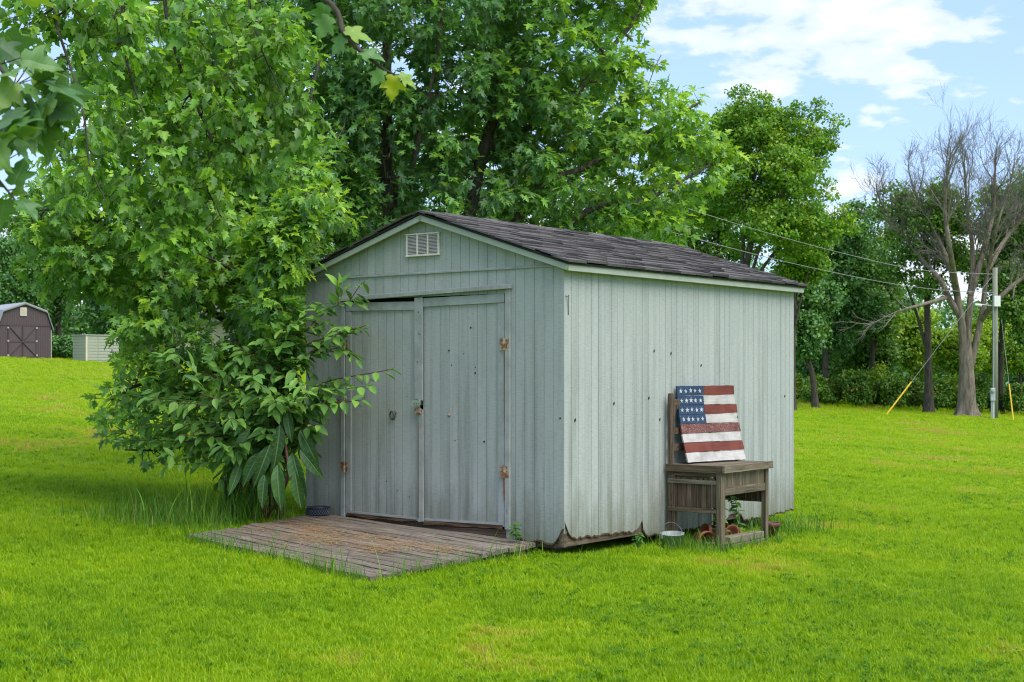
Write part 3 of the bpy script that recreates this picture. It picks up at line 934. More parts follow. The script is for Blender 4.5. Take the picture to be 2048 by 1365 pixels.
# back frame with rounded post and brackets
for y0 in (-.005, BY - .05):
    poly = [(y0, BH - .03), (y0 + .042, BH - .03), (y0 + .042, 1.36), (y0 + .036, 1.395), (y0 + .026, 1.405), (y0 + .006, 1.395), (y0, 1.36)]
    MB().prism(poly, .0, .045, 'x').obj('back_post', M_OLD, bench, bevel=.003)
bb('back_rail', M_BROWNX, .002, .020, .049, BY - .052, 1.28, 1.345)
bb('back_slat', M_BROWNX, .006, .024, .049, BY - .052, 1.02, 1.08)
bb('back_slat', M_BROWNX, .006, .024, .049, BY - .052, .86, .93)
MB().prism([(.05, 1.28), (.17, 1.28), (.11, 1.24), (.072, 1.17), (.05, 1.10)], .006, .03, 'x').obj('bracket', M_OLD, bench)
MB().prism([(BY - .055, 1.28), (BY - .17, 1.28), (BY - .11, 1.24), (BY - .077, 1.17), (BY - .055, 1.10)], .006, .03, 'x').obj('bracket', M_OLD, bench)

# ------------------------------------------------------------------ plank flag leaning on the bench
fd = Vector((.79, .613, 0)).normalized(); fn_ = Vector((-fd.y, fd.x, 0))
fo = Vector((1.635, 13.49, BZ + BH + .012))
flag = thing('wooden_flag', 'flag painted on weathered planks leaning on the bench, red and white stripes', 'wooden flag', fo, math.atan2(fd.y, fd.x))
FW_, FH_ = .765, .71
def fl_off(q):     # how far the boards lean back at height fraction q
    return .15 * (1 - (1 - q) ** 1.7)
hts = [.090, .090, .082, .090, .085, .089, .086, .093]    # from the bottom up
tot = sum(hts); zc = 0.0
rows = []
for h in hts:
    rows.append((zc / tot, (zc + h) / tot)); zc += h
def flag_plank(x0, x1, q0, q1, mat, sk0=0.0, sk1=0.0, proud=0.0):
    ya, yb = fl_off(q0), fl_off(q1)
    za, zb = q0 * FH_ + .0025, q1 * FH_ - .0025
    n = 10; v = []
    th = .018
    for i in range(n + 1):
        x = x0 + (x1 - x0) * i / n
        e0, e1 = random.uniform(-.0015, .0015), random.uniform(-.0025, .0025)
        if i == n: x += random.uniform(-.004, .004)
        for y, z in ((ya - proud, za + e0), (ya - proud + th, za + e0), (yb - proud + th, zb + e1), (yb - proud, zb + e1)):
            v.append((x, y, z + sk0 * (x / FW_)))
    f = [(0, 1, 2, 3), tuple(n * 4 + e for e in (3, 2, 1, 0))]
    for i in range(n):
        for e in range(4):
            f.append((i * 4 + e, i * 4 + (e + 1) % 4, i * 4 + 4 + (e + 1) % 4, i * 4 + 4 + e))
    return MB().add(v, f).obj('plank', mat, flag)
CB = .34
for r_, (q0, q1) in enumerate(rows):
    red = r_ % 2 == 1
    mat = M_FRED if red else M_FWHITE
    if r_ == 3: mat = M_FREDW
    ex = random.uniform(-.006, .006) + (.02 if red and r_ < 7 else 0)
    if r_ < 4:
        flag_plank(0, FW_ + ex, q0, q1, mat, .004)
    else:
        flag_plank(CB + .002, FW_ + ex, q0, q1, mat, .004)
        bp = flag_plank(0, CB, q0, q1, M_FBLUE, .004, proud=.001)
        for k in range(5):
            cx_ = .045 + k * .062 + random.uniform(-.004, .004); qc = (q0 + q1) / 2 + random.uniform(-.006, .006)
            yc = fl_off(qc) - .0045
            tilt = math.atan2(fl_off(q1) - fl_off(q0), (q1 - q0) * FH_)
            sr = random.uniform(.021, .028)
            pts = []
            for a in range(10):
                rr = sr if a % 2 == 0 else sr * .42
                an = math.pi / 2 + a * math.pi / 5 + random.uniform(-.14, .14)
                pts.append((rr * math.cos(an), rr * math.sin(an)))
            v = [(cx_ + px, yc + pz * math.sin(tilt) + dy, qc * FH_ + pz * math.cos(tilt)) for dy in (0, .003) for px, pz in pts]
            MB().add(v, [tuple(range(10)), tuple(range(19, 9, -1))] + [(i, (i + 1) % 10, (i + 1) % 10 + 10, i + 10) for i in range(10)]).obj('star', M_FSTAR, bp)
for x in (.10, .60):
    m = MB()
    for q0, q1 in rows:
        m.hexa([(x - .03, fl_off(q0) + .019, q0 * FH_ + .01), (x + .03, fl_off(q0) + .019, q0 * FH_ + .01), (x + .03, fl_off(q0) + .034, q0 * FH_ + .01), (x - .03, fl_off(q0) + .034, q0 * FH_ + .01),
                (x - .03, fl_off(q1) + .019, q1 * FH_), (x + .03, fl_off(q1) + .019, q1 * FH_), (x + .03, fl_off(q1) + .034, q1 * FH_), (x - .03, fl_off(q1) + .034, q1 * FH_)])
    m.obj('batten', M_FEDGE, flag)

# ------------------------------------------------------------------ things under and beside the bench
def on_ground(x, y, dz=0.0):
    p = SW(x, y); return Vector((p.x, p.y, gzf(p.x, p.y) + dz))
p = on_ground(.24, 1.36, -.02)
bk = thing('metal_bucket', 'small galvanised bucket with wire handle in the grass by the bench', 'bucket', p, .4, rot=(R(4), R(-3), .4))
MB().lathe([(0, .004), (.078, .0), (.104, .150), (.110, .150), (.110, .158), (.100, .158), (.076, .012), (0, .012)], n=24).obj('pail', M_ZINC, bk, True)
MB().tube([(.106 * math.cos(a), .045 * math.sin(a), .145 + .105 * math.sin(a)) for a in np.linspace(0, math.pi, 15)], .0035, 6).obj('handle', M_STEEL, bk)
for sg in (-1, 1):
    MB().box(sg * .108 - .008, sg * .108 + .008, -.014, .014, .12, .152).obj('ear', M_ZINC, bk)
def flowerpot(loc, rot, r, h, label, mat=M_TERRA):
    fp = thing('flower_pot', label, 'flower pot', loc, rot=rot)
    MB().lathe([(0, 0), (r * .62, 0), (r * .88, h * .74), (r * .9, h * .74)], n=22).obj('body', mat, fp, True)
    MB().lathe([(r * .9, h * .74), (r, h * .75), (r * 1.02, h), (r * .92, h), (r * .8, h * .7), (r * .55, .015), (0, .015)], n=22).obj('rim', mat, fp, True)
    return fp
flowerpot(on_ground(.33, 1.66, .085), (R(96), R(8), SROT + R(62)), .092, .17, 'large terracotta pot tipped on its side behind the metal bucket')
flowerpot(on_ground(.34, 1.98, .075), (R(70), R(10), SROT - R(30)), .085, .15, 'medium terracotta pot lying under the bench between two others')
flowerpot(on_ground(.40, 2.10, .065), (R(60), R(-24), SROT + R(70)), .08, .13, 'small terracotta pot leaning under the bench nearest the pavers')
flowerpot(on_ground(.47, 2.84, .0), (0, 0, 0), .085, .17, 'upright maroon plastic pot in the grass beyond the bench leg', M_MAROON)
# paver bricks in two courses
lab = ('paver at the near end of the %s course under the bench', 'middle paver of the %s course under the bench', 'paver at the far end of the %s course under the bench')
for c_, nm in ((0, 'lower'), (1, 'upper')):
    for k in range(3):
        y = 1.60 + .145 + k * .222 + (.02 if c_ == 0 else 0)
        q_ = SW(.575, y + .1)
        z = gzf(*(SW(.57, 2.1).xy)) - .01 + c_ * .068
        o = MB().box(-.05, .05, -.104, .104, 0, .066, .003).obj('paver', M_PAVER, bevel=.006)
        o.location = (q_.x, q_.y, z); o.rotation_euler = (0, 0, SROT + random.uniform(-.03, .03))
        tag(o, lab[k] % nm, 'paver', 'pavers stacked under the bench')
q_ = on_ground(.36, 1.66, -.01)
cr = thing('slatted_crate', 'low grey slatted wooden crate lying flat under the bench', 'crate', q_, SROT)
for k in range(4):
    box('slat', M_OLDX, cr, -.05, .26, -.05 + k * .07, .012 + k * .07, .052, .068, .002)
for x in (-.03, .22):
    box('runner', M_OLDY, cr, x, x + .025, -.05, .23, .0, .051, .002)
# ------------------------------------------------------------------ foliage tools
def unit(v):
    return v / np.maximum(np.linalg.norm(v, axis=-1, keepdims=True), 1e-9)

def half_leaf(right):
    """a leaf of two folded halves sharing the midrib; RIGHT: outline points base to tip on the right side"""
    rv = np.array(right, float)
    n = len(rv)
    v = [(0, 0, 0)] + [(x, y, .18 * abs(x) - .16 * y * y) for x, y in rv] + [(0, max(1.0, rv[-1][1] + .12), -.20)]
    v += [(-x, y, .18 * abs(x) - .16 * y * y) for x, y in rv]
    f = [tuple([0] + list(range(1, n + 1)) + [n + 1]), tuple([0, n + 1] + list(range(2 * n + 1, n + 1, -1)))]
    return np.array(v), f
T_SILVER = half_leaf([(.34, .00), (.15, .22), (.34, .36), (.54, .62), (.27, .54), (.12, .50), (.22, .74), (.11, .80)])
T_RED = half_leaf([(.20, -.04), (.36, .08), (.27, .24), (.52, .50), (.32, .50), (.20, .54), (.22, .72), (.10, .86)])
T_OVATE = half_leaf([(.10, .05), (.21, .20), (.255, .38), (.22, .58), (.13, .80)])
T_LANCE = half_leaf([(.08, .08), (.155, .28), (.18, .48), (.15, .68), (.08, .86)])
T_CARD = (np.array([(0, -.5, 0), (.36, .02, .10), (0, .5, -.05), (-.36, .02, .10)]), [(0, 1, 2, 3)])

def fine_leaf(right, name, mat, curl=.22):
    """a close-up leaf: midrib, inner ring and toothed margin, smoothly curved"""
    n = len(right); v = []; f = []
    ys = np.linspace(0, 1.0, n)
    def z(x, y): return .22 * abs(x) - curl * y * y - .35 * x * x + .03 * math.sin(9 * y + 4 * x)
    for sg in (1, -1):
        k = len(v)
        for i, (x, y) in enumerate(right):
            m = ys[i] * .96
            for q in (0, .33, .67, 1):
                px, py = sg * x * q, m + (y - m) * q
                v.append((px, py, z(px, py)))
        for i in range(n - 1):
            for q in range(3):
                a = k + i * 4 + q
                f.append((a, a + 1, a + 5, a + 4) if sg > 0 else (a + 4, a + 5, a + 1, a))
    me = bpy.data.meshes.new(name)
    me.from_pydata(v, [], f)
    me.polygons.foreach_set('use_smooth', [True] * len(f))
    me.materials.append(mat)
    return me
CLOSE = [(0, 0), (.10, -.05), (.22, -.03), (.36, .06), (.30, .14), (.27, .22), (.40, .30), (.53, .46), (.56, .58), (.44, .54), (.33, .52), (.23, .55), (.27, .66), (.22, .76), (.15, .82), (.08, .94), (0, 1.08)]

def leaf_basis(axis, normal):
    y = unit(axis)
    x = unit(np.cross(y, normal))
    z = np.cross(x, y)
    return x, y, z

def leaf_mesh(name, tmpl, P, A, N, S, tint, mat, parent=None, kind='stuff'):
    tv, tf = tmpl
    k = len(tv); n = len(P)
    x, y, z = leaf_basis(A, N)
    V = P[:, None, :] + S[:, None, None] * (x[:, None, :] * tv[None, :, 0:1] + y[:, None, :] * tv[None, :, 1:2] + z[:, None, :] * tv[None, :, 2:3])
    me = bpy.data.meshes.new(name)
    me.vertices.add(n * k)
    me.vertices.foreach_set('co', V.astype(np.float32).ravel())
    idx = np.concatenate([np.array(f) for f in tf])
    tot = np.array([len(f) for f in tf])
    L = (idx[None, :] + (np.arange(n) * k)[:, None]).ravel()
    me.loops.add(len(L))
    me.loops.foreach_set('vertex_index', L.astype(np.int32))
    me.polygons.add(n * len(tf))
    totals = np.tile(tot, n)
    starts = np.concatenate([[0], np.cumsum(totals)[:-1]])
    me.polygons.foreach_set('loop_start', starts.astype(np.int32))
    me.update(calc_edges=True)
    at = me.attributes.new('tint', 'FLOAT', 'POINT')
    at.data.foreach_set('value', np.repeat(tint, k).astype(np.float32))
    me.validate()
    o = link(name, me, mat, parent)
    if kind: o['kind'] = kind
    return o

def single_leaf_mesh(name, tmpl, mat):
    me = bpy.data.meshes.new(name)
    me.from_pydata(tmpl[0].tolist(), [], tmpl[1])
    me.materials.append(mat)
    return me

def place_leaf(me, p, a, n, s, parent, name='leaf'):
    x, y, z = leaf_basis(a[None], n[None])
    o = bpy.data.objects.new(name, me)
    COL.objects.link(o)
    o.parent = parent
    M_ = np.eye(4)
    M_[:3, 0] = x[0] * s; M_[:3, 1] = y[0] * s; M_[:3, 2] = z[0] * s; M_[:3, 3] = p
    o.matrix_basis = Matrix(M_.tolist())
    return o

def in_view(P, margin=0.0):
    px = P[:, 0] / np.maximum(P[:, 1], .1) * 2912 + 1024
    py = 742 - (P[:, 2] - CAMZ) / np.maximum(P[:, 1], .1) * 2912
    return (px > -margin) & (px < 2048 + margin) & (py > -margin) & (py < 1365 + margin) & (P[:, 1] > .5), px, py

def crm(pts, n):
    """smooth curve through points"""
    P = np.array(pts, float)
    P = np.vstack([2 * P[0] - P[1], P, 2 * P[-1] - P[-2]])
    out = []
    for i in range(1, len(P) - 2):
        for u in np.linspace(0, 1, n, endpoint=False):
            a, b, c, d = P[i - 1], P[i], P[i + 1], P[i + 2]
            out.append(.5 * ((2 * b) + (-a + c) * u + (2 * a - 5 * b + 4 * c - d) * u * u + (-a + 3 * b - 3 * c + d) * u ** 3))
    out.append(P[-2])
    return np.array(out)

class Skel:
    def __init__(s, seed):
        s.g = np.random.default_rng(seed)
        s.P = np.zeros((60000, 3)); s.r = np.zeros(60000); s.n = 0
        s.limbs = []; s.sticks = []
    def nodes(s, pts, rad):
        k = len(pts)
        s.P[s.n:s.n + k] = pts; s.r[s.n:s.n + k] = rad; s.n += k
    def limb(s, pts, r0, r1, n=6, store=True):
        c = crm(pts, n)
        u = np.linspace(0, 1, len(c))
        rad = r0 + (r1 - r0) * u ** .8
        s.nodes(c, rad)
        if store: s.limbs.append((c, rad))
        return c
    def attach(s, T, rmax, rtip, lift=.12, m=5, down=.5, jit=.04, keep=True):
        """grow a stick to each target from the nearest fitting node"""
        out = []
        for tgt in T:
            P = s.P[:s.n]
            d = np.linalg.norm(P - tgt, axis=1)
            cost = d + down * np.maximum(0, P[:, 2] - tgt[2] + .15 * d) - .15 * np.minimum(s.r[:s.n] * 8, .6)
            i = int(np.argmin(cost))
            a = P[i].copy(); L = d[i]
            if L < .03: L = .03
            ctrl = (a + tgt) / 2 + np.array([0, 0, lift * L]) + s.g.normal(0, jit * L, 3)
            u = np.linspace(0, 1, m)[:, None]
            c = (1 - u) ** 2 * a + 2 * u * (1 - u) * ctrl + u * u * tgt
            r0 = min(s.r[i] * .75, rmax)
            rad = r0 + (rtip - r0) * u[:, 0]
            if keep:
                s.nodes(c[1:], rad[1:])
            s.sticks.append((c, rad))
            out.append(c)
        return np.array(out)

def ell(lobes, n, g, shell=.35, pred=None):
    """points inside a union of ellipsoids, denser toward their skins"""
    L = np.array(lobes, float)
    w = np.prod(L[:, 3:6], axis=1) ** .8; w /= w.sum()
    out = []; c = 0
    while c < n:
        k = g.choice(len(L), n, p=w)
        d = unit(g.normal(size=(n, 3)))
        rr = (shell + (1 - shell) * g.random(n) ** .6)
        p = L[k, :3] + d * L[k, 3:6] * rr[:, None]
        if pred is not None:
            p = p[pred(p)]
        out.append(p); c += len(p)
    return np.concatenate(out)[:n]

def near_cluster(T, n, g, s, pred):
    p = T[g.integers(0, len(T), n)] + g.normal(0, s, (n, 3)) * np.array([1, 1, .55])
    return p[pred(p)]

def near_first(T, c):
    return T[np.argsort(np.linalg.norm(T - np.array(c), axis=1))]

def sticks_obj(name, sticks, mat, parent, sides=4):
    m = MB()
    for c, rad in sticks:
        m.tube(c, list(rad), sides, False)
    o = m.obj(name, mat, parent)
    o['kind'] = 'stuff'
    return o

def twig_leaves(tw, g, per, size, droop=.5, spread=.07, tbase=.45, upn=1.0, t0=.3):
    """positions, axes, normals, sizes, tints of the leaves along twigs TW (n,m,3)"""
    n, m, _ = tw.shape
    u = t0 + (1.04 - t0) * g.random((n, per))
    k = np.clip((u * (m - 1)).astype(int), 0, m - 2)
    f = u * (m - 1) - k
    ii = np.arange(n)[:, None]
    a, b = tw[ii, k], tw[ii, k + 1]
    P = a + (b - a) * f[..., None]
    d = unit(b - a)
    side = unit(g.normal(size=P.shape))
    A = unit(d * .7 + side * .8 + np.array([0, 0, -droop]))
    P = P + side * spread * g.random((n, per, 1)) + A * .02
    N = unit(np.array([0, 0, upn]) + g.normal(0, .5, P.shape))
    S = size * g.uniform(.6, 1.18, (n, per))
    tt = np.clip(tbase + g.normal(0, .14, (n, 1)) + g.normal(0, .16, (n, per)), 0, 1)
    return [q.reshape(-1, *q.shape[2:]) for q in (P, A, N, S, tt)]

def leafy(tree, data, tmpl, m_bulk, m_single, n_single, view_pred=None):
    """split leaves into singles (nearest in view) and the bulk of the crown"""
    P, A, N, S, tt = data
    vis, px, py = in_view(P)
    big = S / P[:, 1]
    key = np.where(vis, big + rng.uniform(0, .0008, len(P)), -1)
    if view_pred is not None:
        key = np.where(view_pred(P, px, py), key, -1)
    order = np.argsort(-key)
    one = order[:n_single][key[order[:n_single]] > 0]
    rest = np.ones(len(P), bool); rest[one] = False
    leaf_mesh('crown', tmpl, P[rest], A[rest], N[rest], S[rest], tt[rest], m_bulk, tree)
    me = single_leaf_mesh('leaf', tmpl, m_single)
    for i in one:
        place_leaf(me, P[i], A[i], N[i], S[i], tree)

# ------------------------------------------------------------------ silver maple behind the shed
def shed_clear(p):
    """true where a point is clear of the shed and its roof"""
    c, s_ = math.cos(SROT), math.sin(SROT)
    dx, dy = p[:, 0] - SO.x, p[:, 1] - SO.y
    lx, ly = c * dx + s_ * dy, -s_ * dx + c * dy
    inside = (lx > -GW - .28) & (lx < .35) & (ly > -.3) & (ly < GL + .3) & (p[:, 2] < 3.35 - .3 * np.abs(lx - RX))
    front = (lx > -2.62) & (ly < 0.3) & (p[:, 2] < 9)
    return ~inside & ~front

def silver_maple():
    g = np.random.default_rng(21)
    D = 19.3
    bx_, by_ = -.95, 19.4
    z0 = gzf(bx_, by_)
    tr = thing('silver_maple_tree', 'tall many stemmed silver maple rising right behind the shed roof', 'tree', (0, 0, 0))
    sk = Skel(5)
    def q(px, py, d): return (W2(px, d), d, ZP(py, d))
    sk.limb([(bx_, by_, z0 - .1), (-1.25, 19.3, 1.2), q(778, 430, 19.2), q(775, 250, 19.2), q(772, 60, 19.3), (-1.8, 19.5, 7.6), (-1.9, 19.6, 9.2)], .13, .02)
    sk.limb([(bx_, by_, z0 - .1), (-.9, 19.3, 1.5), q(945, 400, 19.0), q(985, 245, 19.0), q(1045, 90, 19.0), q(1105, -20, 19.0), (.85, 19.2, 7.8), (1.0, 19.3, 8.9)], .12, .018)
    sk.limb([(-1.15, 19.35, .9), q(800, 420, 19.5), q(740, 290, 19.8), q(650, 180, 19.9), q(610, 0, 20.0), (-3.0, 20.1, 8.2)], .09, .018)
    sk.limb([(bx_, by_, z0 + .5), (-.6, 19.0, 2.1), q(1060, 400, 18.7), q(1180, 330, 18.5), q(1300, 262, 18.3), q(1400, 205, 18.2)], .085, .014)
    sk.limb([(-.7, 19.1, 1.9), q(1150, 440, 18.4), q(1290, 400, 18.1), q(1420, 330, 18.0)], .06, .012)
    sk.limb([(-.3, 19.0, 4.5), q(1120, 220, 18.8), q(1210, 110, 18.7), q(1280, 20, 18.6), (1.9, 18.6, 7.2)], .06, .014)
    sk.limb([(-1.3, 19.3, 2.2), (-2.2, 18.6, 3.2), (-3.2, 17.9, 3.8), (-4.0, 17.4, 4.1)], .07, .014)
    sk.limb([(-1.5, 19.2, 3.2), (-1.2, 18.3, 4.4), (-.9, 17.6, 5.4), (-.8, 17.2, 6.3)], .05, .012)
    for c, rad in sk.limbs:
        MB().tube(c, list(rad), 10, False).obj('trunk' if rad[0] > .085 else 'limb', M_BARK, tr, True)
    lobes = [(-1.2, 19.3, 6.3, 2.35, 2.0, 3.4), (.55, 18.9, 6.0, 1.25, 1.3, 2.0), (1.1, 18.5, 4.15, 1.35, .9, 1.05), (1.9, 18.2, 4.0, .85, .7, .85), (1.95, 18.2, 4.75, .6, .5, .4), (1.0, 18.5, 5.3, 1.0, .8, .8),
             (-2.9, 18.6, 4.6, 1.7, 1.6, 2.0), (-1.1, 18.3, 4.2, 1.9, .9, 1.3), (-3.6, 17.7, 3.9, 1.2, .9, 1.2), (-.8, 18.0, 6.4, 1.8, .9, 1.7), (1.35, 18.6, 6.6, .55, .7, .8),
             (.3, 18.6, 3.4, 1.6, .7, .6)]
    pr = lambda p: shed_clear(p) & (p[:, 2] < 8.8)
    T1 = near_first(ell(lobes, 170, g, .2, pr), (bx_, by_, 2.5))
    sk.attach(T1, .03, .008, .10, 6)
    T2 = near_first(ell(lobes, 800, g, .45, pr), (bx_, by_, 2.5))
    sk.attach(T2, .010, .004, .10, 5)
    T3 = np.concatenate([near_cluster(T2, 4300, g, .20, pr), ell(lobes, 700, g, .45, pr)])
    tw = sk.attach(T3, .005, .0022, .08, 4, keep=False)
    br = sk.sticks
    sticks_obj('branches', br[:970], M_BARK, tr, 4)
    sticks_obj('twigs', br[970:], M_TWIGD, tr, 3)
    data = twig_leaves(tw, g, 10, .12, .55, .09, .45)
    # leaf tint lightened toward the right, painting in the crown's sunlit side
    P = data[0]
    ok_, px_, py_ = in_view(P)
    s2 = 985 - (py_ - 245) / 185 * 42
    win = ((np.abs(px_ - 776) < 22) & (py_ > 225) & (py_ < 440) & (P[:, 1] < 19.3)) | ((np.abs(px_ - s2) < 22) & (py_ > 230) & (py_ < 430) & (P[:, 1] < 19.1))
    keep = ~(win & (g.random(len(P)) < .94))
    data = [q_[keep] for q_ in data]; P = data[0]
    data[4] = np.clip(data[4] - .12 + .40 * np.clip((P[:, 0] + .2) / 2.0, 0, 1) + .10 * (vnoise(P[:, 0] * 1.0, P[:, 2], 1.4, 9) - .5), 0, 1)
    leafy(tr, data, T_SILVER, M_MAPLE, M_MAPLE_O, 300, lambda P, px, py: shed_clear(P))
silver_maple()

# ------------------------------------------------------------------ low maple left of the shed
def low_maple():
    g = np.random.default_rng(33)
    bx_, by_ = -2.62, 15.75
    z0 = gzf(bx_, by_)
    tr = thing('young_maple_tree', 'young maple left of the shed with branches sweeping down to the grass', 'tree', (0, 0, 0))
    sk = Skel(8)
    def q(px, py, d): return (W2(px, d), d, ZP(py, d))
    sk.limb([(bx_, by_, z0 - .1), (-2.75, 15.7, 1.0), (-2.95, 15.6, 2.3), q(470, 420, 15.4), q(455, 230, 15.3), q(470, 30, 15.3), (-2.9, 15.4, 6.6)], .10, .018)
    sk.limb([(bx_, by_, z0 + .5), q(500, 690, 15.5), q(410, 615, 15.2), q(300, 520, 14.9), q(190, 440, 14.6), q(90, 420, 14.4)], .06, .012)
    sk.limb([(bx_, by_, z0 + .4), q(470, 760, 15.2), q(370, 750, 14.8), q(280, 770, 14.5), q(225, 800, 14.3)], .04, .010)
    sk.limb([(bx_, by_, z0 + .35), q(480, 840, 15.2), q(390, 880, 14.7), q(320, 900, 14.3), q(250, 900, 14.0)], .032, .008)
    sk.limb([(-2.9, 15.6, 2.0), q(380, 380, 15.0), q(300, 240, 14.8), q(260, 110, 14.8), (-3.95, 14.8, 5.4)], .05, .012)
    sk.limb([(-2.9, 15.6, 2.6), q(560, 330, 15.0), q(610, 220, 14.9), q(640, 120, 14.9)], .045, .012)
    sk.limb([(-2.8, 15.6, 1.6), q(560, 560, 14.8), q(590, 480, 14.2), q(615, 440, 13.8)], .035, .010)
    sk.limb([(-2.7, 15.7, 1.2), (-2.6, 14.9, 2.0), (-2.7, 14.3, 2.5), (-3.0, 13.8, 2.7)], .035, .010)
    for c, rad in sk.limbs:
        MB().tube(c, list(rad), 8, False).obj('trunk' if rad[0] > .09 else 'limb', M_BARKD, tr, True)
    lobes = [(-3.5, 15.0, 3.1, 1.5, 1.0, 1.0), (-4.15, 14.5, 3.0, .85, .7, .7), (-2.55, 15.0, 3.1, .75, .7, .9), (-3.3, 15.0, 4.7, 1.2, .9, 1.1),
             (-3.1, 14.6, 2.1, .95, .8, .65), (-3.55, 14.4, 1.5, .48, .5, .42), (-3.2, 14.5, 1.25, .7, .45, .4), (-3.68, 14.1, .85, .36, .3, .22), (-2.45, 14.6, 2.3, .45, .5, .8), (-3.4, 14.2, 1.05, .45, .35, .3),
             (-2.2, 14.7, 3.2, .5, .45, .7), (-2.15, 13.75, 2.85, .42, .30, .50), (-2.3, 13.8, 2.2, .30, .28, .40), (-1.85, 13.75, 3.2, .22, .25, .25)]
    pr = lambda p: shed_clear(p) & (p[:, 2] > gz(p[:, 0], p[:, 1]) + .22)
    T1 = near_first(ell(lobes, 130, g, .2, pr), (bx_, by_, 1.5))
    sk.attach(T1, .022, .006, .10, 6)
    T2 = near_first(ell(lobes, 520, g, .4, pr), (bx_, by_, 1.5))
    sk.attach(T2, .008, .0035, .06, 5, down=.25)
    T3 = np.concatenate([near_cluster(T2, 1900, g, .17, pr), ell(lobes, 350, g, .5, pr), ell([(-2.12, 13.70, 2.75, .36, .22, .52), (-1.95, 13.66, 3.02, .20, .18, .24), (-2.2, 13.75, 2.2, .25, .2, .4)], 210, g, .2, pr)])
    tw = sk.attach(T3, .0045, .002, .03, 4, down=.1, keep=False)
    sticks_obj('branches', sk.sticks[:650], M_BARKD, tr, 4)
    sticks_obj('twigs', sk.sticks[650:], M_TWIGD, tr, 3)
    data = twig_leaves(tw, g, 9, .102, .6, .09, .60)
    P = data[0]
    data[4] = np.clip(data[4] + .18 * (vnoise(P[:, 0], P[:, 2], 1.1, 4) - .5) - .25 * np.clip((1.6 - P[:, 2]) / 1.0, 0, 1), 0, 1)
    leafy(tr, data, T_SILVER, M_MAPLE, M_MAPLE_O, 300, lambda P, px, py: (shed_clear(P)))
low_maple()

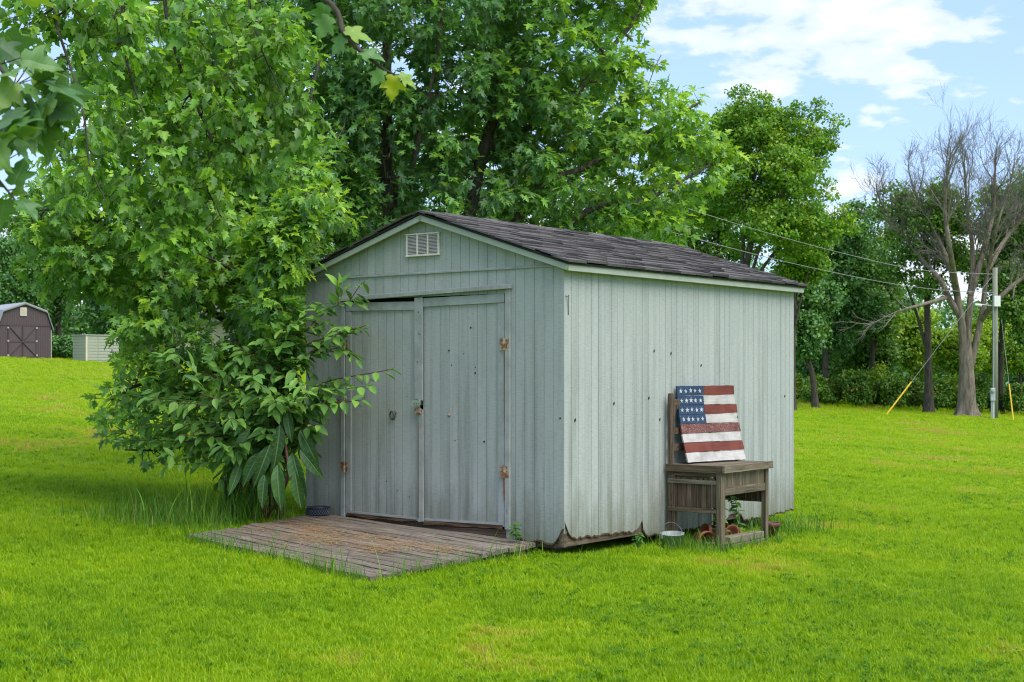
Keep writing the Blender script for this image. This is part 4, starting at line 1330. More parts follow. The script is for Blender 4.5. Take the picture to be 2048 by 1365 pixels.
# ------------------------------------------------------------------ tall maple at the left, its limbs overhead and hanging into view
def hanging_maple():
    g = np.random.default_rng(52)
    bx_, by_ = -5.6, 9.6
    z0 = gzf(bx_, by_)
    tr = thing('overhanging_maple_tree', 'red maple with long hanging branches and big nearby leaves over the lawn', 'tree', (0, 0, 0))
    sk = Skel(13)
    def q(px, py, d): return (W2(px, d), d, ZP(py, d))
    sk.limb([(bx_, by_, z0 - .1), (-5.6, 9.6, 2), (-5.5, 9.7, 4.5), (-5.4, 9.8, 7.0), (-5.3, 9.9, 9)], .22, .05)
    sk.limb([(-5.55, 9.7, 3.9), (-4.4, 10.4, 5.3), (-3.2, 11.0, 5.6), q(310, -90, 11.4), q(335, 40, 11.4), q(372, 170, 11.4), q(425, 285, 11.3), q(405, 350, 11.3), q(440, 430, 11.2)], .030, .005)
    sk.limb([(-5.5, 9.7, 4.3), (-4.6, 10.6, 5.6), q(215, -120, 11.0), q(240, 60, 11.0), q(270, 180, 10.9), q(300, 260, 10.9)], .022, .004)
    sk.limb([(-5.5, 9.7, 4.0), (-4.7, 10.2, 4.8), q(60, -60, 10.6), q(115, 60, 10.5), q(165, 220, 10.4), q(180, 330, 10.3), q(215, 410, 10.3)], .020, .004)
    sk.limb([(-3.2, 11.0, 5.6), (-2.4, 11.3, 5.3), q(480, -60, 11.6), q(520, 90, 11.5), q(570, 200, 11.4)], .020, .004)
    # a low limb reaching toward the camera
    sk.limb([(-5.6, 9.6, 2.9), (-4.6, 8.0, 3.6), (-3.3, 6.3, 3.6), (-2.0, 5.2, 3.35), (-1.2, 5.0, 3.2), q(640, -10, 5.1), q(690, 70, 5.1), q(755, 130, 5.1), q(790, 150, 5.1)], .030, .003)
    sk.limb([(-3.3, 6.3, 3.6), (-2.4, 5.1, 3.2), q(-60, 60, 4.5), q(10, 150, 4.4), q(60, 210, 4.4)], .016, .003)
    sk.limb([(-2.4, 5.1, 3.2), q(-90, 260, 4.4), q(-20, 340, 4.3), q(30, 400, 4.3)], .010, .003)
    for c, rad in sk.limbs:
        MB().tube(c, list(rad), 8, False).obj('trunk' if rad[0] > .2 else 'limb', M_BARKD, tr, True)
    def L(px, py, d, rx, ry, rz): return (W2(px, d), d, ZP(py, d), rx, ry, rz)
    lobes = [L(330, 90, 11.5, .55, .6, .5), L(420, 250, 11.3, .50, .5, .55), L(240, 150, 11.0, .32, .5, .5), L(290, 330, 11.0, .45, .4, .45), L(480, 120, 11.6, .45, .45, .5), L(560, 130, 11.6, .32, .35, .45),
             L(150, 300, 10.4, .25, .3, .45), L(150, 20, 10.6, .5, .4, .16), L(400, 420, 11.2, .35, .3, .3), L(600, 260, 11.5, .22, .25, .3), L(60, 30, 10.6, .3, .3, .14), L(40, 90, 10.4, .22, .25, .12), L(200, 60, 10.8, .35, .3, .22), L(120, 130, 10.5, .2, .25, .2), L(330, 480, 11.1, .28, .25, .22), L(510, 280, 11.5, .3, .3, .35)]
    T1 = near_first(ell(lobes, 90, g, .2), (-3.5, 11, 5.6))
    sk.attach(T1, .012, .004, .05, 6, down=-.1)
    T2 = near_first(ell(lobes, 330, g, .3), (-3.5, 11, 5.6))
    sk.attach(T2, .005, .0025, .0, 5, down=-.15)
    T3 = ell(lobes, 820, g, .25)
    tw = sk.attach(T3, .003, .0016, -.02, 4, down=-.2, keep=False)
    data = twig_leaves(tw, g, 7, .088, .75, .07, .6, upn=.7)
    # hanging boughs stay partly clear of leaves on the viewer's side, as they carry leaves along their flanks
    P = data[0]
    hit = np.zeros(len(P), bool)
    for c, rad in sk.limbs[1:5]:
        for i in range(len(c) - 1):
            for u in (0, .33, .67):
                q_ = c[i] + (c[i + 1] - c[i]) * u
                hit |= (np.hypot(P[:, 0] - q_[0], P[:, 2] - q_[2]) < .055) & (P[:, 1] < q_[1] + .05)
    keep = ~(hit & (g.random(len(P)) < .8))
    data = [q_[keep] for q_ in data]
    # big leaves close to the camera
    near = [L(50, 130, 4.4, .10, .15, .06), L(25, 270, 4.35, .09, .15, .10), L(40, 370, 4.3, .08, .1, .06), L(80, 200, 4.4, .07, .1, .06), L(15, 40, 4.5, .08, .1, .08), L(25, 525, 4.3, .05, .06, .02)]
    Tn = ell(near, 26, g, .3)
    twn = sk.attach(Tn, .003, .0015, .03, 4, down=-.1, keep=False)
    dn = twig_leaves(twn, g, 2, .125, .7, .05, .45, upn=.9)
    sticks_obj('branches', sk.sticks[:420], M_TWIGD, tr, 4)
    sticks_obj('twigs', sk.sticks[420:], M_TWIGD, tr, 3)
    leafy(tr, data, T_RED, M_MAPLE2, M_MAPLE2_O, 225)
    me = fine_leaf(CLOSE, 'leaf', leafmat('close_maple_leaf', [(0.0, G(.036, .095, .026)), (.6, G(.065, .140, .030)), (1.0, G(.13, .20, .022))], (.12, .20, .10), .3, attr=False, rough=.4, spec=.4, veins=True))
    for i in range(len(dn[0])):
        place_leaf(me, dn[0][i], dn[1][i], dn[2][i], dn[3][i], tr)
    myel = fine_leaf(CLOSE, 'leaf', leafmat('yellowing_leaf', [(0, (.34, .40, .02)), (1, (.38, .42, .02))], (.3, .33, .05), .4, attr=False))
    def spr(px, py, d, ax, sz, m_=me, nrm=(.2, -.6, .6)):
        place_leaf(m_, np.array([W2(px, d), d, ZP(py, d)]), np.array(ax, float), np.array(nrm, float), sz, tr)
    spr(788, 152, 5.1, (-.1, 0, -1), .085, myel, (.1, -1, .1))
    spr(800, 150, 5.1, (.8, .1, -.5), .07)
    spr(765, 140, 5.1, (-.5, -.1, -.7), .07)
    spr(690, 62, 5.1, (.95, .1, -.2), .10)
    spr(720, 105, 5.1, (.9, -.3, -.2), .09)
    spr(660, 35, 5.1, (-.6, 0, -.9), .09)
    spr(690, 75, 5.1, (-.8, .2, -.8), .08)
    spr(650, 10, 5.1, (-.3, .3, -.9), .09)
hanging_maple()
# ------------------------------------------------------------------ pokeweed against the shed
def pokeweed():
    g = np.random.default_rng(71)
    bx_, by_ = -2.33, 13.62
    z0 = gzf(bx_, by_)
    pk = thing('pokeweed_bush', 'leafy green pokeweed with hanging berry strings sprawling over the shed door', 'bush', (0, 0, 0))
    def q(px, py, d): return np.array([W2(px, d), d, ZP(py, d)])
    ends = [(722, 592, 13.30), (786, 738, 12.95), (652, 690, 13.35), (560, 670, 13.4), (470, 690, 13.4), (350, 735, 13.4), (262, 850, 13.3), (360, 870, 13.1),
            (470, 840, 12.9), (600, 800, 12.95), (700, 800, 12.9), (400, 790, 13.1), (530, 870, 12.9), (300, 800, 13.3), (600, 720, 13.3), (510, 760, 13.0), (440, 900, 13.0), (640, 850, 13.0), (330, 930, 13.2), (735, 650, 13.15), (690, 690, 13.2), (745, 770, 12.95), (725, 800, 12.85), (660, 640, 13.35), (250, 790, 13.5), (230, 880, 13.5), (560, 790, 12.85)]
    me = [single_leaf_mesh('leaf', T_OVATE, M_POKE_O)]
    mel = []
    for kk in range(4):
        v = []; f = []; nr, nc = 10, 7
        for r_ in range(nr + 1):
            u = r_ / nr
            hw = .165 * math.sin(math.pi * u ** .85) ** .8 * (1 - .12 * u) + .004
            for c_ in range(nc):
                w = (c_ / (nc - 1)) * 2 - 1
                v.append((hw * w + .02 * math.sin(u * 3 + kk), u, .10 * abs(w) * hw / .2 - .30 * u * u + .018 * w * w * math.sin(u * 17 + kk * 2 + (3 if w > 0 else 0)) + .02 * g.normal() * abs(w)))
        for r_ in range(nr):
            for c_ in range(nc - 1):
                i0 = r_ * nc + c_
                f.append((i0, i0 + 1, i0 + nc + 1, i0 + nc))
        m_ = bpy.data.meshes.new('low_leaf'); m_.from_pydata(v, [], f)
        m_.polygons.foreach_set('use_smooth', [True] * len(m_.polygons))
        m_.materials.append(M_POKEBIG); mel.append(m_)
    leaves = []; shoots = []
    for i, e in enumerate(ends):
        E = q(*e)
        b = np.array([bx_ + g.uniform(-.16, .2), by_ + g.uniform(-.1, .15), z0 - .03])
        h = max(.45, (E[2] - b[2]))
        dxy = E[:2] - b[:2]
        mid = np.array([b[0] + dxy[0] * .30, b[1] + dxy[1] * .35, b[2] + h * .78 + .12])
        c = crm([b, (b + mid) / 2 + np.array([0, 0, .06]), mid, E], 7)
        rad = np.linspace(.013, .004, len(c))
        MB().tube(c, list(rad), 6).obj('stem', M_STEMRED if i % 3 else M_STEMG, pk, True)
        shoots.append(c[len(c) // 3:])
        for k in range(6):
            j = int(g.integers(len(c) // 3, len(c) - 1))
            a = c[j]
            t_ = unit(c[min(j + 1, len(c) - 1)] - c[j])
            d = unit(t_ * .6 + g.normal(0, .6, 3) + np.array([0, -.25, .12])) * g.uniform(.16, .34)
            pts = np.array([a, a + d * .55 + np.array([0, 0, .025]), a + d])
            w_ = crm(pts, 4)
            w_[:, 2] = np.maximum(w_[:, 2], gz(w_[:, 0], w_[:, 1]) + .1)
            MB().tube(w_, list(np.linspace(.005, .0025, len(w_))), 5).obj('side_shoot', M_STEMRED if k % 2 else M_STEMG, pk, True)
            shoots.append(w_)
    for c in shoots:
        L = np.linalg.norm(np.diff(c, axis=0), axis=1).sum()
        n = max(5, int(L / .040))
        for k in range(n):
            u = (k + .6) / n
            x = u * (len(c) - 1); j = min(int(x), len(c) - 2)
            p = c[j] + (c[j + 1] - c[j]) * (x - j)
            t_ = unit(c[j + 1] - c[j])
            sd = unit(np.cross(t_, [0, 0, 1]) * (1 if k % 2 else -1) + g.normal(0, .45, 3))
            a = unit(sd * .8 + t_ * .7 + np.array([0, -.1, -.25 - .25 * g.random()]))
            nrm = unit(np.array([.0, -.35, 1.0]) + g.normal(0, .3, 3))
            s = g.uniform(.11, .185) * (1.12 - .35 * u)
            leaves.append((p + sd * .012, a, nrm, s))
    leaves = [l for l in leaves if shed_front_clear(l[0] + l[1] * l[3]) and shed_front_clear(l[0])]
    order = sorted(range(len(leaves)), key=lambda i: -(leaves[i][3] / leaves[i][0][1]) + g.uniform(0, .002))
    for i in order[:290]:
        place_leaf(me[0], *leaves[i], pk)
    rest = [leaves[i] for i in order[290:]]
    if rest:
        P = np.array([r[0] for r in rest]); A = np.array([r[1] for r in rest]); N = np.array([r[2] for r in rest]); S = np.array([r[3] for r in rest])
        leaf_mesh('foliage', T_OVATE, P, A, N, S, g.random(len(P)), leafmat('pokeweed_leaf_mass', R_POKE, (.09, .17, .07), 0.25, rough=.4, spec=.35), pk)
    # large drooping leaves low on the stems
    for px, py, d, ax, s in ((560, 850, 13.1, (-.05, -.3, -1), .40), (585, 905, 13.0, (.25, -.25, -1), .42), (540, 890, 13.0, (-.35, -.2, -1), .40), (600, 860, 13.2, (.5, -.2, -.9), .38),
                             (520, 905, 13.0, (-.5, -.2, -.9), .34), (555, 930, 12.9, (.05, -.25, -1), .40), (590, 945, 12.95, (.15, -.1, -1), .34), (530, 950, 12.95, (-.1, -.3, -1), .30), (600, 900, 13.1, (.6, -.1, -.7), .34),
                             (610, 790, 13.2, (.5, -.3, -.8), .28), (500, 860, 13.1, (-.5, -.3, -.8), .32), (575, 820, 13.2, (.1, -.4, -.9), .30), (480, 930, 13.1, (-.2, -.4, -.8), .28)):
        place_leaf(mel[int(px) // 5 % 4], q(px, py, d), np.array(ax, float), np.array([g.normal(0, .25), -1.0, .35]), s, pk, 'low_leaf')
    MB().tube(crm([(bx_ + .02, by_ - .05, z0), q(575, 960, 13.1), q(570, 880, 13.15), q(575, 800, 13.3)], 5), .014, 7).obj('stem', M_STEMRED, pk, True)
    # hanging berry strings
    for i in range(34):
        c = shoots[int(g.integers(0, len(shoots)))]
        p = c[int(g.integers(len(c) // 2, len(c)))] + np.array([g.normal(0, .02), -.03, -.02])
        if not shed_front_clear(p): continue
        m = MB(); Lr = g.uniform(.09, .15)
        for k in range(22):
            u = k / 21
            a = k * 2.4; rr = .011 * (1 - .5 * u)
            cpt = p + np.array([rr * math.cos(a) + .02 * math.sin(u * 2), rr * math.sin(a), -.02 - Lr * u])
            r_ = .0058 * (1 - .5 * u)
            m.add([cpt + np.array(v) * r_ for v in ((1, 0, 0), (-1, 0, 0), (0, 1, 0), (0, -1, 0), (0, 0, 1), (0, 0, -1))], [(0, 2, 4), (2, 1, 4), (1, 3, 4), (3, 0, 4), (2, 0, 5), (1, 2, 5), (3, 1, 5), (0, 3, 5)])
        m.obj('berry_string', M_BERRY if g.random() < .68 else M_BERRYD, pk, True)

def shed_front_clear(p):
    c, s_ = math.cos(SROT), math.sin(SROT)
    dx, dy = p[0] - SO.x, p[1] - SO.y
    lx, ly = c * dx + s_ * dy, -s_ * dx + c * dy
    return ly < -.065 or lx < -GW - .05
pokeweed()

def sapling(name, label, cat, base, h, nstem, nleaf, size, tmpl, mat, seed, lean=(0, 0), spread=.5):
    g = np.random.default_rng(seed)
    pl = thing(name, label, cat, (0, 0, 0))
    me = single_leaf_mesh('leaf', tmpl, mat)
    for i in range(nstem):
        e = np.array(base) + np.array([lean[0] + g.normal(0, spread * .3 * h), lean[1] + g.normal(0, spread * .3 * h), h * g.uniform(.75, 1.05)])
        c = crm([base, (np.array(base) + e) / 2 + g.normal(0, .03 * h, 3), e], 5)
        MB().tube(c, list(np.linspace(.005, .002, len(c))), 5).obj('stem', M_STEMG, pl)
        for k in range(nleaf):
            u = .3 + .7 * (k + .5) / nleaf
            x = u * (len(c) - 1); j = min(int(x), len(c) - 2)
            p = c[j] + (c[j + 1] - c[j]) * (x - j)
            an = k * 2.4 + i
            a = unit(np.array([math.cos(an), math.sin(an), -.15]) + g.normal(0, .2, 3))
            place_leaf(me, p, a, unit(np.array([0, -.3, 1]) + g.normal(0, .25, 3)), size * g.uniform(.7, 1.15), pl)
M_SAP = leafmat('sapling_leaf', [(0, (.06, .19, .03)), (1, (.12, .28, .04))], (.12, .24, .07), .35, attr=False)
q_ = SW(-.40, -.13); sapling('tree_seedling', 'little bright green seedling sprouting by the ramp corner', 'seedling', (q_.x, q_.y, .11), .20, 2, 6, .085, T_OVATE, M_SAP, 5)
q_ = on_ground(.42, 1.98); sapling('vine_weed', 'lobed leaf weed climbing out among the terracotta pots', 'weed', (q_.x, q_.y, q_.z), .42, 4, 6, .075, T_RED, M_POKE_O, 6, (-.06, -.05))
q_ = on_ground(.50, 2.16); sapling('climbing_weed', 'dark green weed climbing beside the bench leg over the pavers', 'weed', (q_.x, q_.y, q_.z), .52, 4, 8, .075, T_OVATE, M_POKE_O, 9, (-.02, -.0), .3)
q_ = on_ground(.30, 2.46); sapling('moss_sprig', 'small green sprig growing on the bench top beside the flag', 'weed', (q_.x, q_.y, BZ + BH - .004), .07, 4, 6, .055, T_LANCE, M_SAP, 12, (0, 0), 1.5)
q_ = on_ground(.12, .95); sapling('wall_weed', 'leafy weed in the grass under the shed side wall', 'weed', (q_.x, q_.y, q_.z), .17, 5, 7, .05, T_LANCE, M_SAP, 14, (0, 0), 1.0)

# ------------------------------------------------------------------ lawn
def tuft(seed, nb, h, w, spread):
    g = np.random.default_rng(seed)
    v = []; f = []; bl = []
    for b in range(nb):
        a = g.uniform(0, 6.283); r_ = spread * math.sqrt(g.random())
        x, y = r_ * math.cos(a), r_ * math.sin(a)
        th = g.uniform(0, 6.283); H = h * g.uniform(.55, 1.1); ln = H * g.uniform(.3, 1.3)
        d = np.array([math.cos(th), math.sin(th)]); s_ = np.array([-d[1], d[0]]) * w * g.uniform(.6, 1.2) / 2
        k = len(v)
        v += [(x - s_[0], y - s_[1], -.012), (x + s_[0], y + s_[1], -.012)]
        v += [(x + d[0] * ln * .3 - s_[0] * .85, y + d[1] * ln * .3 - s_[1] * .85, H * .62), (x + d[0] * ln * .3 + s_[0] * .85, y + d[1] * ln * .3 + s_[1] * .85, H * .62)]
        v += [(x + d[0] * ln, y + d[1] * ln, H)]
        f += [(k, k + 1, k + 3, k + 2), (k + 2, k + 3, k + 4)]
        bl += [g.random()] * 5
    me = bpy.data.meshes.new('tuft')
    me.from_pydata(v, [], f)
    me.attributes.new('bl', 'FLOAT', 'POINT').data.foreach_set('value', bl)
    me.materials.append(M_GRASS)
    return me

def weed(seed):
    g = np.random.default_rng(seed)
    v = []; f = []; bl = []
    for b in range(7):
        a = b * 2.4 + g.uniform(-.3, .3); L = g.uniform(.022, .045); w = L * .36; z = g.uniform(.018, .04)
        d = np.array([math.cos(a), math.sin(a)]); s_ = np.array([-d[1], d[0]])
        k = len(v)
        for q, ww, zz_ in ((.1, .1, .3), (.45, 1, .95), (.75, .8, 1.0), (1.0, .05, .8)):
            for sg in (-1, 1):
                c = d * L * q + s_ * w * ww * sg * .5
                v.append((c[0], c[1], z * zz_))
        f += [(k, k + 1, k + 3, k + 2), (k + 2, k + 3, k + 5, k + 4), (k + 4, k + 5, k + 7, k + 6)]
        bl += [g.uniform(0, .5) - .6] * 8
    me = bpy.data.meshes.new('weed')
    me.from_pydata(v, [], f)
    me.attributes.new('bl', 'FLOAT', 'POINT').data.foreach_set('value', bl)
    me.materials.append(M_GRASS)
    return me

def gn_scatter(name, pts, scl, rot, idx, tint, coll):
    me = bpy.data.meshes.new(name)
    me.vertices.add(len(pts))
    me.vertices.foreach_set('co', np.asarray(pts, np.float32).ravel())
    me.attributes.new('scl', 'FLOAT_VECTOR', 'POINT').data.foreach_set('vector', np.asarray(scl, np.float32).ravel())
    me.attributes.new('rot', 'FLOAT_VECTOR', 'POINT').data.foreach_set('vector', np.asarray(rot, np.float32).ravel())
    me.attributes.new('idx', 'INT', 'POINT').data.foreach_set('value', np.asarray(idx, np.int32))
    me.attributes.new('tint', 'FLOAT', 'POINT').data.foreach_set('value', np.asarray(tint, np.float32))
    o = link(name, me, M_GRASS)
    ng = bpy.data.node_groups.new(name + '_nodes', 'GeometryNodeTree')
    ng.interface.new_socket('Geometry', in_out='INPUT', socket_type='NodeSocketGeometry')
    ng.interface.new_socket('Geometry', in_out='OUTPUT', socket_type='NodeSocketGeometry')
    N = ng.nodes; Lk = ng.links
    gi = N.new('NodeGroupInput'); go = N.new('NodeGroupOutput')
    ci = N.new('GeometryNodeCollectionInfo'); ci.inputs['Collection'].default_value = coll
    ci.inputs['Separate Children'].default_value = True; ci.inputs['Reset Children'].default_value = True
    ip = N.new('GeometryNodeInstanceOnPoints'); ip.inputs['Pick Instance'].default_value = True
    def attr(nm, ty):
        a = N.new('GeometryNodeInputNamedAttribute'); a.data_type = ty; a.inputs['Name'].default_value = nm
        return a.outputs['Attribute']
    Lk.new(gi.outputs[0], ip.inputs['Points']); Lk.new(ci.outputs[0], ip.inputs['Instance'])
    Lk.new(attr('idx', 'INT'), ip.inputs['Instance Index'])
    Lk.new(attr('rot', 'FLOAT_VECTOR'), ip.inputs['Rotation'])
    Lk.new(attr('scl', 'FLOAT_VECTOR'), ip.inputs['Scale'])
    Lk.new(ip.outputs[0], go.inputs[0])
    md = o.modifiers.new('scatter', 'NODES'); md.node_group = ng
    return o

def lawn():
    g = np.random.default_rng(3)
    coll = bpy.data.collections.new('lawn_tufts')
    for k in range(12):
        me = tuft(100 + k, 17, .040, .0048, .040) if k < 7 else tuft(100 + k, 9, .062, .006, .03) if k < 9 else weed(100 + k)
        ob = bpy.data.objects.new('tuft_%02d' % k, me); coll.objects.link(ob)
    X = []; Y = []; SZ = []
    for y0, y1, dens, s in ((5.5, 10, 620, 1.0), (10, 13, 430, 1.08), (13, 18, 270, 1.2), (18, 28, 110, 1.55), (28, 45, 38, 2.2), (45, 75, 13, 3.2), (75, 112, 5, 4.2)):
        hw1 = .352 * y1 + 2.6
        n = int(dens * (y1 - y0) * 2 * hw1)
        x = g.uniform(-hw1, hw1, n); y = g.uniform(y0, y1, n)
        k = np.abs(x) < .352 * y + 2.3
        X.append(x[k]); Y.append(y[k]); SZ.append(np.full(k.sum(), s))
    x = np.concatenate(X); y = np.concatenate(Y); s = np.concatenate(SZ)
    c, s_ = math.cos(SROT), math.sin(SROT)
    dx, dy = x - SO.x, y - SO.y
    lx, ly = c * dx + s_ * dy, -s_ * dx + c * dy
    a = -ly / 2.15
    left = BL.x + (FL.x - BL.x) * a; right = BR.x + (FR.x - BR.x) * a
    fy = FL.y + (FR.y - FL.y) * (lx - FL.x) / (FR.x - FL.x)
    ondeck = (ly < .02) & (ly > fy - .01) & (lx > left - .01) & (lx < right + .01)
    inshed = (lx > -GW + .1) & (lx < .05) & (ly > .15) & (ly < GL - .1)
    k = ~ondeck & ~inshed
    x, y, s, lx, ly = x[k], y[k], s[k], lx[k], ly[k]
    n = len(x)
    big = vnoise(x, y, .45, 1); mid = vnoise(x, y, 1.7, 2); sm = vnoise(x, y, 6.0, 6); far = np.clip((y - 12) / 22, 0, 1)
    tint = .36 + .16 * (big - .5) + .20 * (mid - .5) + .14 * (sm - .5) + g.normal(0, .08, n) + .18 * far
    # mown stripes far off, thatch and scalped patches near
    tint += .05 * far * np.sin(y * 1.9 + x * .25)
    dry = (vnoise(x, y, .9, 31) - .69) * 2.4 + (vnoise(x, y, 4.5, 32) - .5) * .6
    dry = np.clip(dry, 0, 1) * (g.random(n) < .75)
    tint = np.where(dry > .12, tint + dry * .75, tint)
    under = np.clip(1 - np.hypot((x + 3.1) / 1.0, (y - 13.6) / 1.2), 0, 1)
    tint = np.clip(tint - .25 * under, .02, .99)  # grass tint lowered in a patch: painted shade beneath the young maple
    hs = s * (.72 + .5 * vnoise(x, y, 1.1, 12) + .28 * vnoise(x, y, 5, 14)) * np.where(s > 2, .55, 1.0) * np.where((s > 1.3) & (s < 2), .75, 1)
    hs = hs * np.where((y > 60) & (x > 9), 1 + 2.0 * g.random(n) * (y > 63.5), 1)
    ww = s * g.uniform(.85, 1.2, n)
    pts = np.stack([x, y, gz(x, y)], -1)
    idx = np.where(g.random(n) < .93, g.integers(0, 7, n), g.integers(7, 9, n))
    wp = (vnoise(x, y, .8, 41) > .66) & (g.random(n) < .10) | (g.random(n) < .006)
    idx = np.where(wp & (s < 2), g.integers(9, 12, n), idx)
    rot = np.stack([g.normal(0, .12, n), g.normal(0, .12, n), g.uniform(0, 6.283, n)], -1)
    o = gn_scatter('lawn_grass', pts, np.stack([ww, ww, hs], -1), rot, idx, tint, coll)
    tag(o, 'short bright green mown grass covering the yard', 'grass', kind='stuff')
lawn()

def blades(name, label, cat, spots, mat=M_TALL):
    """long arching blades; SPOTS rows of x, y, z, height, tint, width"""
    g = np.random.default_rng(17)
    v = []; f = []; tt = []; bl = []
    K = 5
    for x, y, z, h, ti, w in spots:
        th = g.uniform(0, 6.283); d = np.array([math.cos(th), math.sin(th)]); s_ = np.array([-d[1], d[0]]) * w / 2
        ln = h * g.uniform(.15, .9); fall = g.uniform(0, .35) if ln > h * .5 else 0
        k0 = len(v)
        for q in range(K + 1):
            u = q / K
            cx_, cy_ = x + d[0] * ln * u * u, y + d[1] * ln * u * u
            cz_ = z - .02 + h * (u * (1.15 - .15 * u)) - fall * h * u ** 3
            ww = (1 - u) ** .6 if u < 1 else 0.02
            v += [(cx_ - s_[0] * ww, cy_ - s_[1] * ww, cz_), (cx_ + s_[0] * ww, cy_ + s_[1] * ww, cz_)]
            tt += [ti, ti]; bl += [.5, .5]
            if q: f.append((k0 + q * 2 - 2, k0 + q * 2 - 1, k0 + q * 2 + 1, k0 + q * 2))
    me = bpy.data.meshes.new(name)
    me.from_pydata(v, [], f)
    me.attributes.new('tint', 'FLOAT', 'POINT').data.foreach_set('value', tt)
    me.attributes.new('bl', 'FLOAT', 'POINT').data.foreach_set('value', bl)
    o = link(name, me, mat)
    return tag(o, label, cat, kind='stuff')

g_ = np.random.default_rng(99)
def spot(x, y, h, ti, w):
    return (x, y, gzf(x, y), h, float(np.clip(ti, 0, 1)), w)
S = []
for k in range(1500):     # wild patch by the ramp's left corner
    x, y = g_.normal(-2.95, .40), g_.normal(13.25, .42)
    p = Vector((x - SO.x, y - SO.y, 0)); p.rotate(Euler((0, 0, -SROT)))
    if p.x > -2.62 + (-p.y) * -.0 and -2.1 < p.y < 0 and p.x > BL.x + (FL.x - BL.x) * (-p.y / 2.0) - .02: continue
    if p.x > -GW - .06 and p.y > -.05: continue
    S.append(spot(x, y, abs(g_.normal(.16, .09)) + .06, g_.normal(.45, .2) + (.5 if g_.random() < .05 else 0), g_.uniform(.004, .010)))
for k in range(60):       # taller seeding stalks
    x, y = g_.normal(-2.75, .35), g_.normal(13.3, .3)
    p = Vector((x - SO.x, y - SO.y, 0)); p.rotate(Euler((0, 0, -SROT)))
    if p.x > BL.x + (FL.x - BL.x) * max(0, -p.y / 2.0) - .03 and p.y > -2.1: continue
    S.append(spot(x, y, g_.uniform(.32, .6), g_.normal(.62, .15), g_.uniform(.008, .015)))
for k in range(210):      # big arching blades around the tub
    x, y = g_.normal(-2.45, .12), g_.normal(13.55, .13)
    S.append(spot(x, y, g_.uniform(.25, .62), g_.normal(.42, .2), g_.uniform(.008, .016)))
wild = blades('wild_grass', 'tall unmown grass and arching blades beside the plank ramp', 'tall grass', S)
S = []
for k in range(1000):      # along the ramp edges
    u = g_.random()
    A, B_ = (FL, FR) if k < 640 else (FR, BR)
    q = A.lerp(B_, u)
    off = abs(g_.normal(.0, .05)) + .012
    q = q + (Vector((0, -off, 0)) if k < 640 else Vector((off, 0, 0)))
    w_ = SW(q.x, q.y)
    S.append(spot(w_.x, w_.y, abs(g_.normal(.075, .05)) + .05 + (.17 if g_.random() < .08 else 0), g_.normal(.55, .16), g_.uniform(.004, .009)))
for k in range(900):      # along the shed side
    y = g_.uniform(-.1, 4.7)
    w_ = SW(g_.normal(.08, .10), y)
    if w_.x < SW(.09, y).x and y < 1.3: continue
    S.append(spot(w_.x, w_.y, abs(g_.normal(.055, .04)) + .04, g_.normal(.45, .17), g_.uniform(.004, .008)))
for k in range(760):      # round the bench feet
    w_ = SW(g_.normal(.66, .06) if k < 400 else g_.normal(.40, .10), g_.uniform(1.1, 2.85) if k < 400 else g_.normal(1.40, .18))
    S.append(spot(w_.x, w_.y, abs(g_.normal(.075, .05)) + .06, g_.normal(.5, .17), g_.uniform(.004, .009)))
for k in range(330):      # tuft past the bench
    w_ = SW(g_.normal(.36, .16), g_.normal(3.45, .4))
    S.append(spot(w_.x, w_.y, abs(g_.normal(.14, .07)) + .06, g_.normal(.42, .17), g_.uniform(.005, .010)))
blades('edge_grass', 'longer uncut grass fringing the ramp, shed wall and bench', 'tall grass', S)
